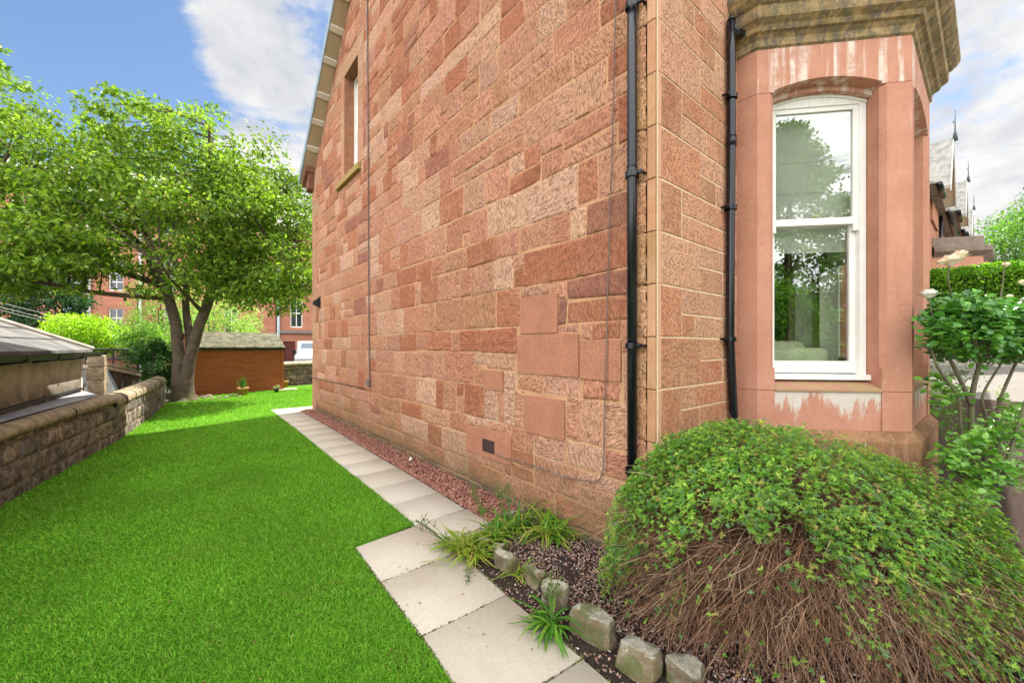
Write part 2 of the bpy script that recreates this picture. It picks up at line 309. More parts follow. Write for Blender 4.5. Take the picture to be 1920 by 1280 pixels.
m = NM('mineral_felt'); c = m.mix(m.rng(m.noise(5, 6, .7), .4, .6), (.17, .16, .11), (.085, .085, .06)); c = m.mix(m.rng(m.noise(14, 5, .8), .58, .66, 0, .8), c, (.36, .31, .2)); M['felt'] = m.fin(c, .95, m.bump(m.noise(90, 5, .8), .6, .006), .1)
M['terracotta'] = simple('terracotta', (.52, .25, .10), .8, .2, 8, 60, .2, .003); M['darkpot'] = simple('dark_pot', (.04, .045, .05), .5, .2)
def brickmat(name, a1, a2, mort, sc=1.):
    m = NM(name); sp = m.n('ShaderNodeSeparateXYZ'); m.l(m.co, sp.inputs[0]); cb = m.n('ShaderNodeCombineXYZ'); m.l(m.math('ADD', sp.outputs[0], sp.outputs[1]), cb.inputs[0]); m.l(sp.outputs[2], cb.inputs[1])
    b = m.n('ShaderNodeTexBrick'); m.l(cb.outputs[0], b.inputs['Vector']); b.inputs['Color1'].default_value = (*a1, 1); b.inputs['Color2'].default_value = (*a2, 1); b.inputs['Mortar'].default_value = (*mort, 1)
    b.inputs['Scale'].default_value = sc; b.inputs['Brick Width'].default_value = .62; b.inputs['Row Height'].default_value = .3; b.inputs['Mortar Size'].default_value = .012
    c = m.mix(m.rng(m.noise(3, 6, .7), .35, .7, 0, .5), b.outputs['Color'], a2); return m.fin(c, .9, m.bump(m.noise(20, 5, .7), .5, .01), .15)
M['tenement'] = brickmat('red_sandstone_ashlar', (.46, .20, .13), (.38, .16, .105), (.28, .13, .09))
M['terrace'] = brickmat('terrace_sandstone', (.44, .20, .12), (.36, .16, .10), (.42, .25, .16))
M['darkglass'] = simple('dark_window_glass', (.02, .03, .035), .08, .2, spec=.8)
M['door'] = simple('maroon_door', (.13, .03, .028), .6, .2); M['vanpaint'] = simple('white_van_paint', (.55, .57, .60), .25, .05, bstr=0, spec=.6)
M['petal'] = simple('rose_petal', (.88, .80, .66), .6, .15, 30, 60, .1, .001, (.86, .68, .50)); M['whitepetal'] = simple('white_petal', (.85, .83, .76), .6, .08)
M['stonelight'] = simple('weathered_setts', (.36, .33, .26), .92, .4, 14, 55, .9, .008, (.19, .17, .11))
#@@PARTS@@
# ------------------------------------------------------------------ ground, lawn, path
def gz(x, y):
    return max(0., x - 3.7) * .13 if y < 1 else max(0., x - 3.7) * .13
def sheet(name, xs, ys, mat, zoff, hf=gz, jit=0):
    V = []; F = []
    for j, y in enumerate(ys):
        for i, x in enumerate(xs): V.append((x, y, hf(x, y) + zoff))
    n = len(xs)
    for j in range(len(ys)-1):
        for i in range(n-1): F.append((j*n+i, j*n+i+1, (j+1)*n+i+1, (j+1)*n+i))
    me = bpy.data.meshes.new(name); me.from_pydata(V, [], F); o = link(name, me, mat); tag(o, kind='structure'); return o
def gfar(x, y): return min(gz(x, y), 4.5) - .03
sheet('ground', [-900, -200, -60, -30, -12, 3.7, 8, 15, 25, 40, 60, 200, 900], [-900, -200, -40, -10, 0, 10, 30, 60, 200, 900], M['earth'], 0, gfar)
WALL = [(-5.2, -.5), (-4.75, 1.4), (-3.95, 4.55), (-3.81, 5.38), (-3.63, 6.41), (-3.37, 7.74), (-3.18, 9.5), (-2.98, 11.6), (-2.87, 13.2)]
PATHL = [(-.955, 1.30), (-.90, 2.9), (-.882, 4.465), (-.83, 6.877), (-.80, 10.0)]
def plx(y):
    for (x0, y0), (x1, y1) in zip(PATHL, PATHL[1:]):
        if y <= y1: return x0 + (x1 - x0) * (y - y0) / (y1 - y0)
    return PATHL[-1][0]
NEARL = [(-1.475, 1.71), (-1.50, 1.13), (-1.52, .5), (-1.56, -.12), (-1.60, -.75), (-1.66, -1.6)]
lawn = WALL + [(-2.6, 14.6), (.3, 15.4), (.3, 16.6), (9, 17.5), (9, 10.05), (-.80, 10.05)] + PATHL[::-1] + [(-.97, 1.79)] + NEARL + [(-2.0, -4.5), (-6, -4.5)]
me = bpy.data.meshes.new('lawn'); me.from_pydata([(x, y, 0) for x, y in lawn], [], [tuple(range(len(lawn)))]); tag(link('lawn', me, M['turf']), kind='structure')
from mathutils.geometry import tessellate_polygon
# paving
rs = random.Random(5); V = []; F = []; T = []
def slab(c, z0=-.03, z1=.012, bev=.004, g=.0065):
    c = [Vector((p[0], p[1])) for p in c]; ctr = sum(c, Vector((0, 0))) / 4
    cs = [p + (ctr - p).normalized() * g for p in c]; ci = [p + (ctr - p).normalized() * (g + bev) for p in c]
    n = len(V); V.extend([(p.x, p.y, z0) for p in cs] + [(p.x, p.y, z1 - bev) for p in cs] + [(p.x, p.y, z1) for p in ci])
    F.extend([(n+8, n+9, n+10, n+11)] + [(n+i, n+(i+1)%4, n+4+(i+1)%4, n+4+i) for i in range(4)] + [(n+4+i, n+4+(i+1)%4, n+8+(i+1)%4, n+8+i) for i in range(4)])
    k = rs.uniform(.93, 1.04); b = rs.random(); col = tuple(k * (u * (1-b) + v * b) for u, v in zip((.50, .445, .355), (.46, .42, .355)))
    T.extend([(*col, 1)] * 12)
def prx(y): return plx(y) + .535
ys = [1.78]
while ys[-1] < 9.3: ys.append(ys[-1] + .562)
ys[-1] = 9.42
slab([(-.878, 1.16), (-.36, 1.20), (-.385, 1.776), (-.886, 1.776)])
for y0, y1 in zip(ys, ys[1:]): slab([(plx(y0), y0), (prx(y0), y0), (prx(y1), y1), (plx(y1), y1)])
xs = [plx(9.42), -.23, .36, .95, 1.55, 2.15]
for x0, x1 in zip(xs, xs[1:]): slab([(x0, 9.43), (x1, 9.43), (x1, 10.03), (x0, 10.03)])
NR = [(-.885, 1.76), (-.89, 1.125), (-.936, .485), (-.965, -.16), (-1.0, -.8), (-1.05, -1.65)]
for i in range(5): slab([NEARL[i], NR[i], NR[i+1], NEARL[i+1]][::-1])
T2 = np.array(T); V2 = np.array(V)
tag(np_mesh('path', V2, np.array(F), M['slab'], tint=T2), kind='structure')
# gravel bed, soil bed
sheet('gravel_bed', [-.42, -.01], [1.35, 9.4], M['soil'], .004, lambda x, y: 0); bpy.data.objects['gravel_bed'].name = 'gravel_bed'
bed = [(-1.02, -1.2), (-.955, -.16), (-.93, .485), (-.885, 1.125), (-.88, 1.31), (-.4, 1.36), (.3, 1.36), (.3, .0), (9, 0), (9, -2.2), (3, -2.35), (1.5, -2.05), (.2, -2.3), (-.6, -2.4)]
V = [(x, y, gz(x, y) + .005) for x, y in bed]; me = bpy.data.meshes.new('flower_bed'); me.from_pydata(V, [], [tuple(t) for t in tessellate_polygon([[Vector(v) for v in V]])]); tag(link('flower_bed', me, M['soil']), kind='structure')
xs = [-.6] + [x * .6 for x in range(0, 40)]; sheet('driveway', xs, [-9, -4, -2.2, -1.95], M['tarmac'], .002, gz)
sheet('garden_path', [6.4 + .5*i for i in range(14)], [-1.96, -1.3, .0], M['tarmac'], .012, gz)

# ------------------------------------------------------------------ the house
house = thing('sandstone_house', (0, 0, 0), 'large red sandstone house whose rough gable stands beside the lawn, bay window on its front', 'house')
def roofz(y): return 5.97 + .88 * (9.16 - y) if y > 4.6 else 5.97 + .88 * (y - .04)
WIN = (6.03, 6.84, 4.95, 7.0)
# core walls (mortar showing in the joints)
mb = MB()
zr = lambda y: roofz(y) - .02
def wallpoly(pts): mb.extr([(0, y, z) for y, z in pts], (.45, 0, 0))
wallpoly([(0, -.4), (WIN[0], -.4), (WIN[0], zr(WIN[0])), (4.6, zr(4.6)), (.04, zr(.04)), (0, zr(.04))])
wallpoly([(WIN[1], -.4), (9.365, -.4), (9.365, 5.8), (9.16, zr(9.16)), (WIN[1], zr(WIN[1]))])
wallpoly([(WIN[0], -.4), (WIN[1], -.4), (WIN[1], WIN[2]), (WIN[0], WIN[2])])
wallpoly([(WIN[0], WIN[3]), (WIN[1], WIN[3]), (WIN[1], zr(WIN[1])), (WIN[0], zr(WIN[0]))])
mb.build('wall', M['mortar'], house)
mb = MB(); mb.box((.45, .004, -.4), (1.5, .4, 5.95)); mb.box((4.22, .004, -.4), (12, .4, 5.95)); mb.box((1.5, .004, 4.2), (4.22, .4, 5.95)); mb.box((.0, -.0062, -.4), (1.36, .1, 5.9))
mb.build('wall', M['pointing'], house)
MB().box((.46, 8.9, -.4), (12, 9.365, 5.95)).box((11.6, .41, -.4), (12, 8.89, 5.95)).build('wall', M['terrace'], house)

R = random.Random(11)
PAL = [((.60, .285, .185), 6), ((.56, .245, .15), 6), ((.64, .34, .225), 5), ((.70, .42, .29), 3.2), ((.49, .175, .095), 4), ((.43, .14, .07), 3), ((.38, .14, .095), 1.2), ((.57, .27, .15), 3), ((.34, .13, .10), .4)]
def stonecol(r, pal=PAL):
    c = r.choices([p[0] for p in pal], [p[1] for p in pal])[0]; k = r.uniform(.88, 1.1); return tuple(min(.8, v * k * r.uniform(.96, 1.04)) for v in c)
def sub(rects, cut):
    outr = []; y0, y1, z0, z1 = cut
    for a, b, c, d in rects:
        if b <= y0 or a >= y1 or d <= z0 or c >= z1: outr.append((a, b, c, d)); continue
        if a < y0: outr.append((a, y0, c, d))
        if b > y1: outr.append((y1, b, c, d))
        m0 = max(a, y0); m1 = min(b, y1)
        if c < z0: outr.append((m0, m1, c, z0))
        if d > z1: outr.append((m0, m1, z1, d))
    return [q for q in outr if q[1]-q[0] > .045 and q[3]-q[2] > .045]
rects = []; z = -.22
while z < 10.1:
    h = R.choice([.22, .25, .28, .30, .33, .36, .38]); y = .16 + R.uniform(-.3, 0)
    while y < 9.365:
        L = R.choice([.22, .3, .36, .42, .48, .55, .62, .75]) * R.uniform(.85, 1.15)
        a, b = max(.16, y), min(9.36, y + L); y += L
        if b - a < .05: continue
        q = R.random()
        if h > .26 and q < .22:
            k = R.uniform(.38, .62); rects += [(a, b, z, z + h*k), (a, b, z + h*k, z + h)]
        elif h > .3 and q < .32 and L > .4:
            k = R.uniform(.4, .6); s = a + (b-a) * R.uniform(.25, .4); rects += [(a, s, z, z + h*k), (a, s, z + h*k, z + h), (s, b, z, z + h)]
        else: rects.append((a, b, z, z + h))
    z += h
REP = [(.925, 1.43, 1.70, 2.055), (.689, 1.472, 1.325, 1.694), (.279, .683, 1.315, 1.635), (.845, 1.365, .775, 1.125), (1.69, 2.03, 1.125, 1.335), (1.56, 2.37, .40, .70)]
for q in REP: rects = sub(rects, q)
DR = [WIN, (5.85, 7.22, 4.80, 4.95), (WIN[0]-.28, WIN[0], 4.95, 7.0), (WIN[1], WIN[1]+.2, 4.95, 7.0), (WIN[0]-.3, WIN[1]+.3, 7.0, 7.32)]
for q in DR: rects = sub(rects, q)
smooth = [(WIN[0]-.28, WIN[0], 4.95, 5.6), (WIN[0]-.28, WIN[0], 5.6, 6.3), (WIN[0]-.28, WIN[0], 6.3, 7.0), (WIN[1], WIN[1]+.2, 4.95, 5.7), (WIN[1], WIN[1]+.2, 5.7, 6.35), (WIN[1], WIN[1]+.2, 6.35, 7.0), (WIN[0]-.3, WIN[1]+.3, 7.0, 7.32)]
z = -.05; k = 0
while z < 5.8:
    w = .62 if k % 2 else .34; q = (9.365 - w, 9.36, z, z + .37); rects = sub(rects, q); smooth.append(q); z += .37; k += 1
V = []; F = []; T = []
def stone(q, col, bulge, tool, jit, joint, rnd, step=None, face=None):
    """a dressed block on the gable: a grid in (y, z) bulging towards -x (face maps to another wall)"""
    y0, y1, z0, z1 = q; y0 += joint; y1 -= joint; z0 += joint; z1 -= joint
    if y1 - y0 < .035 or z1 - z0 < .035: return
    if step is None:
        near = y0 < 3.2 and z0 < 4.4; step = .016 if near else (.03 if y0 < 6 and z0 < 6 else .07)
    rim = .004 if not tool else .007
    r2_ = rim * 2.1
    def ticks(L): m_ = max(1, int((L - 2*r2_) / step)); return [0, rim/L, r2_/L] + [(r2_ + (L-2*r2_)*i/m_)/L for i in range(1, m_)] + [1 - r2_/L, 1 - rim/L, 1]
    us, vs_ = ticks(y1-y0), ticks(z1-z0); ny = len(us) - 1; nzz = len(vs_) - 1
    cj = [(rnd.uniform(-jit, jit), rnd.uniform(-jit, jit)) for _ in range(4)]; ang = rnd.random(); A = ang * 2.2; ca, sa = math.cos(A), math.sin(A); off = rnd.uniform(0, 50)
    bl = bulge * (rnd.uniform(.5, 1.4) if tool else rnd.uniform(.85, 1.2)); tilt = rnd.uniform(-.4, .4) * bulge
    n0 = len(V)
    for j in range(nzz + 1):
        v = vs_[j]
        for i in range(ny + 1):
            u = us[i]
            dy = (cj[0][0]*(1-u)*(1-v) + cj[1][0]*u*(1-v) + cj[2][0]*(1-u)*v + cj[3][0]*u*v); dz = (cj[0][1]*(1-u)*(1-v) + cj[1][1]*u*(1-v) + cj[2][1]*(1-u)*v + cj[3][1]*u*v)
            y = y0 + (y1-y0)*u + dy; z = z0 + (z1-z0)*v + dz
            e = min(u, 1-u) * (y1-y0), min(v, 1-v) * (z1-z0); ed = min(e)
            if tool and ed < .001:
                w = noise.noise((y*14, z*14, off)) * .014; y += w; z += noise.noise((z*14, y*14, off+9)) * .008
            k = min(1, ed / (.020 if tool else .0039)); k = k * (2 - k); x = (-.002 if tool else .003) + bl * k + tilt * (u - .5)
            if tool:
                p = (ca*y - sa*z, sa*y + ca*z); x += k * (noise.noise((p[0]*13, p[1]*42, off)) * .010 * tool + noise.noise((y*7, z*7, off+3)) * .008 * tool)
            if tool and ed > rim*.6: x = max(x, .0012)
            if face is None: z = min(z, roofz(y) - .01)
            V.append((-max(x, -.01), y, z) if face is None else face(y, max(x, -.01), z)); T.append((*col, ang))
        
    for j in range(nzz):
        for i in range(ny):
            a = n0 + j*(ny+1) + i; F.append((a, a + ny + 1, a + ny + 2, a + 1) if face is None else (a, a + 1, a + ny + 2, a + ny + 1))
for q in rects:
    if q[2] > roofz((q[0]+q[1])/2) + .05: continue
    stone(q, stonecol(R), .010, 1.15, .012, R.uniform(.001, .006), R)
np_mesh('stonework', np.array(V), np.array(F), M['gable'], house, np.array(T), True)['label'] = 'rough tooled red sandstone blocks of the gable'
V = []; F = []; T = []
QP = [((.47, .235, .12), 3), ((.42, .20, .10), 3), ((.53, .28, .16), 2), ((.40, .22, .09), 1)]
for q in smooth: stone(q, stonecol(R, [((.52, .24, .16), 2), ((.50, .29, .17), 2)]), .004, 0, 0, .003, R, .1)
zq = [1.282 + .3665 * k for k in range(-4, 13)]
for z0, z1 in zip(zq, zq[1:]):
    col = stonecol(R, QP)
    stone((.002, .072, z0, z1), tuple(c*.95 for c in col), .006, 0, 0, .002, R, .03); V_ = len(V)
    stone((.074, .21, z0, z1), col, .014, .9, 0, .002, R, .014)
Ta = np.array(T); Ta[:, 3] = np.where(np.array(V)[:, 1] < .0725, .15, 1.0); 
np_mesh('quoins', np.array(V), np.array(F), M['ashlar'], house, Ta, True)
# front ashlar
V = []; F = []; T = []
front = lambda y, x, z: (y, -x, z)
FP = [((.54, .27, .155), 3), ((.49, .22, .12), 3), ((.57, .31, .20), 2), ((.46, .20, .11), 2)]
for k, (z0, z1) in enumerate(zip(zq, zq[1:])):
    n0 = len(V); stone((.001, .050, z0, z1), (.56, .32, .20), .0075, 0, 0, .001, R, .03, front)
    for i in range(n0, len(T)): T[i] = (*T[i][:3], .1)
    w = .335 if k % 2 else .63; n0 = len(V); stone((.046, w, z0, z1), stonecol(R, FP), .008, 0, 0, .0045, R, .05, front)
    zm = z0 + (z1-z0) * R.uniform(.46, .55)
    for za, zb in ((z0, zm), (zm, z1)):
        x = w
        while x < 1.34:
            L = R.choice([.2, .28, .4, .55, .72]); x1 = min(1.34, x + L)
            if 1.34 - x1 < .12: x1 = 1.34
            stone((x, x1, za, zb), stonecol(R, FP), .008, 0, 0, .0045, R, .06, front); x = x1
    for i in range(n0, len(T)): T[i] = (*T[i][:3], .8)
np_mesh('ashlar', np.array(V), np.array(F), M['ashlar'], house, np.array(T), False)
# smooth repair stones
mb = MB()
for q in REP: 
    if q is REP[-1]:
        mb.box((-.014, 1.56, .40), (-.001, 1.832, .70)).box((-.014, 2.042, .40), (-.001, 2.37, .70)).box((-.014, 1.834, .40), (-.001, 2.04, .455)).box((-.014, 1.834, .592), (-.001, 2.04, .70))
    else: mb.box((-.015, q[0]+.003, q[2]+.003), (-.001, q[1]-.003, q[3]-.003))
mb.build('repair_block', M['repair'], house, bevel=.002)['label'] = 'smooth red repair blocks pricked with rows of dots'
mb = MB()
for i in range(7): mb.box((-.020, 1.838 + i*.033, .458), (-.010, 1.842 + i*.033, .590))
for i in range(5): mb.box((-.018, 1.834, .465 + i*.029), (-.008, 2.04, .470 + i*.029))
mb.box((-.004, 1.834, .456), (-.001, 2.04, .591)); mb.build('air_vent', simple('rusty_grille', (.10, .055, .05), .8), house)
# gable window
wn_ = link('gable_window', bpy.data.meshes.new('gable_window'), M['white'], house)
mb = MB(); y0, y1, z0, z1 = WIN; xf = .19
for a in ((xf, y0, z0, xf+.1, y0+.06, z1), (xf, y1-.06, z0, xf+.1, y1, z1), (xf, y0+.06, z1-.06, xf+.1, y1-.06, z1), (xf, y0+.06, z0, xf+.1, y1-.06, z0+.07)): mb.box(a[:3], a[3:])
me = wn_.data; me.from_pydata(mb.v, [], mb.f)
zm = 5.95
MB().box((xf+.02, y0+.06, zm-.03), (xf+.07, y1-.06, zm+.03)).box((xf+.02, y0+.06, z0+.07), (xf+.07, y0+.12, zm-.03)).box((xf+.02, y1-.12, z0+.07), (xf+.07, y1-.06, zm-.03)).box((xf+.04, y0+.06, zm+.03), (xf+.08, y0+.11, z1-.06)).box((xf+.04, y1-.11, zm+.03), (xf+.08, y1-.06, z1-.06)).build('sash', M['white'], wn_)
MB().box((xf+.05, y0+.11, z0+.07), (xf+.056, y1-.11, z1-.06)).build('pane', M['glass'], wn_)
MB().hexa([(-.07, 5.85, 4.81), (.15, 5.85, 4.81), (.15, 7.22, 4.81), (-.07, 7.22, 4.81), (-.07, 5.85, 4.93), (.15, 5.85, 4.955), (.15, 7.22, 4.955), (-.07, 7.22, 4.93)]).build('sill', M['mosssill'], wn_, bevel=.006)
mbr = MB().box((.001, y0-.001, z0), (.19, y0+.004, z1)).box((.001, y1-.004, z0), (.19, y1+.001, z1)).box((.001, y0, z1-.004), (.19, y1, z1+.001)).build('reveal', simple('reveal_stone', (.36, .16, .09), .9), wn_)
MB().box((.46, y0-.2, z0-.2), (.5, y1+.2, z1+.2)).build('blackout', simple('dark_room', (.05, .05, .05), .9), wn_)
# roof
roof = MB()
def slope(ya, za, yb, zb, x0, x1, t): roof.hexa([(x0, ya, za), (x1, ya, za), (x1, yb, zb), (x0, yb, zb), (x0, ya, za+t), (x1, ya, za+t), (x1, yb, zb+t), (x0, yb, zb+t)])
slope(9.55, roofz(9.55) + .015, 4.6, roofz(4.6) + .015, -.25, 12.2, .16); slope(4.6, roofz(4.6) + .015, -.35, 5.62 + .015, -.25, 12.2, .16)
rf = roof.build('roof', M['slate'], house)
sof = MB(); g = .012
for k in (0, 1):
    ya, yb = ((9.52, 4.62) if k == 0 else (4.58, -.3)); za, zb = roofz(ya) if k == 0 else roofz(ya), roofz(yb) if k == 0 else 5.66
    sof.hexa([(-.25, ya, za-g), (.0, ya, za-g), (.0, yb, zb-g), (-.25, yb, zb-g), (-.25, ya, za+.01), (.0, ya, za+.01), (.0, yb, zb+.01), (-.25, yb, zb+.01)])
sof.build('soffit', M['soffit'], house)
for (px, py) in ((587, 258), (597, 216), (607, 167), (620, 111), (632, 56), (645, -8), (660, -80)):
    p = on_x(px, py, -.12); y = p.y; zc = roofz(y) - g
    MB().hexa([(-.252, y-.04, zc-.03+.035), (-.001, y-.04, zc-.03+.035), (-.001, y+.04, zc-.03-.035), (-.252, y+.04, zc-.03-.035), (-.252, y-.04, zc+.04), (-.001, y-.04, zc+.04), (-.001, y+.04, zc-.03), (-.252, y+.04, zc-.03)]).build('batten', M['batten'], house)
MB().hexa([(-.275, 9.58, roofz(9.58)-.02), (-.2505, 9.58, roofz(9.58)-.02), (-.2505, 4.6, roofz(4.6)-.02), (-.275, 4.6, roofz(4.6)-.02), (-.275, 9.58, roofz(9.58)+.2), (-.2505, 9.58, roofz(9.58)+.2), (-.2505, 4.6, roofz(4.6)+.2), (-.275, 4.6, roofz(4.6)+.2)]).build('bargeboard', M['flash'], house)
MB().extr([(-.22, 9.12, 5.98), (-.22, 9.5, 5.70), (-.22, 9.5, 5.55), (-.12, 9.4, 5.45)][:3] + [(-.22, 9.12, 5.84)], (.22, 0, 0)).extr([(-.14, 9.15, 5.84), (-.14, 9.44, 5.62), (-.14, 9.40, 5.40), (-.14, 9.2, 5.45)], (.14, 0, 0)).build('corbel', simple('corbel_stone', (.22, .09, .06), .9), house, bevel=.02)
# rainwater pipes
def bracket(parent, c, dirv, side, r=.044):
    t = MB(); c = Vector(c); n = 20; pts = [c + Vector((math.cos(a)*r, math.sin(a)*r, 0)) for a in [2*math.pi*i/n for i in range(n)]]
    t.sweep([(p.x, p.y) for p in pts] + [(pts[0].x, pts[0].y)], [(0, c.z-.02), (.004, c.z-.02), (.004, c.z+.02), (0, c.z+.02)])
    w = Vector(dirv); s = Vector(side)
    t.tube([c + s*.04, c + s*.075 + w*.01], .012, 8); t.tube([c + s*.075 - w*.0, c + s*.075 + w*.055], .010, 8); t.tube([c + s*.075 - w*.012, c + s*.075 + w*.002], .015, 6)
    t.build('bracket', M['pipe'], parent)
pc = on_x(1185, 640, -.055); py_ = pc.y
pipe = MB().tube([(-.055, py_, -.02), (-.055, py_, 5.8)], .034, 20).tube([(-.055, py_, 2.78), (-.055, py_, 2.86)], .039, 20).build('rainwater_pipe', M['pipe'], house, True)
for z in (.70, 1.588, 2.803, 4.0, 5.2): bracket(pipe, (-.055, py_, z), (1, 0, 0), (0, -1, 0))
def fy(px, py, d=-.055): return on_y(px, py, d)
pp = [fy(1377, 830), fy(1376, 790), fy(1369, 640), fy(1370, 420), fy(1371, 285), fy(1371.5, 262), fy(1371, 100), fy(1371, 40)]
pp[0].z = -.02; pp.insert(0, Vector((pp[0].x + .01, pp[0].y, -.05)))
pipe2 = MB().tube(pp, .034, 20).tube([pp[6] - Vector((0, 0, .06)), pp[6] + Vector((0, 0, .03))], .039, 20).tube([pp[-1], pp[-1] + Vector((0, -.005, .05))], [.037, .012], 16).build('rainwater_pipe', M['pipe'], house, True)
for (px, py) in ((1371, 182), (1370, 390), (1369, 636)):
    q = fy(px, py); bracket(pipe2, q, (0, 1, 0), (-1, 0, 0))
e0 = pp[-1] - Vector((0, 0, .06)); 
MB().tube([e0, e0 + Vector((.06, -.01, -.01)), e0 + Vector((.13, -.02, .0)), e0 + Vector((.20, -.03, .05)), e0 + Vector((.235, -.03, .14)), e0 + Vector((.24, .02, .2))], .036, 14).tube([e0 + Vector((.19, -.035, .04)), e0 + Vector((.245, -.03, .16))], .055, 14).build('pipe_elbow', M['pipe'], pipe2, True)
# cables and lamp on the gable
def onwall(lst, d=-.03): return [on_x(px, py, d) for px, py in lst]
cb_ = MB().tube(onwall([(688, -60), (689, 100), (690, 250), (691, 500), (692, 640), (693, 716)]), .011, 6).build('cable', M['wire'], house)
MB().box((-.06, 5.36, .90), (-.028, 5.44, 1.02)).build('junction_box', simple('grey_box', (.2, .17, .15), .6), cb_)
MB().tube(onwall([(586.5, 708), (600, 711), (622, 716), (645, 720), (684, 728)], -.035), .007, 6).build('cable', M['black'], house)
q = onwall([(1156, -60), (1155, 0), (1152, 90), (1150, 200), (1146, 330), (1141, 470), (1139, 560), (1137.5, 640), (1136, 700), (1133, 800), (1132, 860), (1130, 885), (1126, 896), (1118, 902), (1100, 901), (1075, 897), (1040, 888), (1010, 877), (985, 868), (960, 861), (940, 857), (930, 851)], -.034)
MB().tube(q, .0052, 6).build('cable', M['wire'], house)
lp = on_x(600, 566, 0)
lamp = MB().hexa([(-.02, lp.y-.09, lp.z-.14), (0, lp.y-.09, lp.z-.14), (0, lp.y+.09, lp.z-.14), (-.02, lp.y+.09, lp.z-.14), (-.02, lp.y-.09, lp.z+.12), (0, lp.y-.09, lp.z+.12), (0, lp.y+.09, lp.z+.12), (-.02, lp.y+.09, lp.z+.12)]).hexa([(-.15, lp.y-.08, lp.z-.06), (-.021, lp.y-.08, lp.z-.12), (-.021, lp.y+.08, lp.z-.12), (-.15, lp.y+.08, lp.z-.06), (-.13, lp.y-.08, lp.z+.02), (-.021, lp.y-.08, lp.z+.1), (-.021, lp.y+.08, lp.z+.1), (-.13, lp.y+.08, lp.z+.02)]).build('floodlight', M['black'], house, bevel=.006)

# ------------------------------------------------------------------ bay window
bay = bpy.data.objects.new('bay_window', None); COL.objects.link(bay); bay.parent = house
A, B, C_, D_, E_, F_ = (1.337, 0), (1.337, -.173), (2.13, -1.056), (3.59, -1.056), (4.383, -.173), (4.383, 0)
ZB, ZT = .87, 4.165
class Face:
    def __init__(s, P, Q): s.P = Vector(P); s.L = (Vector(Q) - s.P).length; s.t = (Vector(Q) - s.P).normalized(); s.n = Vector((s.t.y, -s.t.x))
    def __call__(s, u, d, z): p = s.P + s.t*u + s.n*d; return (p.x, p.y, z)
    def box(s, mb, u0, u1, d0, d1, z0, z1, z1b=None):
        zb = z1 if z1b is None else z1b
        return mb.hexa([s(u0,d1,z0), s(u1,d1,z0), s(u1,d0,z0), s(u0,d0,z0), s(u0,d1,z1), s(u1,d1,z1), s(u1,d0,zb), s(u0,d0,zb)])
    def poly(s, mb, pts, z0, z1): return mb.prism([s(u, d, 0)[:2] for u, d in pts][::-1], z0, z1)
G = .0022
def pier_stack(mb, fc, u0, u1, c0, c1):
    """pier between u0 and u1; c0 / c1 chamfer on its left / right edge"""
    e0 = -.003 if u0 > 0 else 0
    for z0, z1, ch in ((ZB+.006, 1.205, 0), (1.205, 1.40, 0), (1.40, 3.78, 1), (3.78, ZT-.001, 0)):
        c = .035 if ch else 0; a0 = c if c0 else 0; a1 = c if c1 else 0
        if z0 > 3.7: continue
        pts = [(u0, -.30), (u0, -a0), (u0 + a0, 0), (u1 - a1, 0), (u1, -a1), (u1, -.30)]
        pts = [p for i, p in enumerate(pts) if i == 0 or (Vector(p) - Vector(pts[i-1])).length > 1e-5]
        fc.poly(mb, pts, z0 + (G if z0 in (1.205,) or z0 > 3 else 0), z1 - (G if z1 in (1.205, 3.78) else 0))
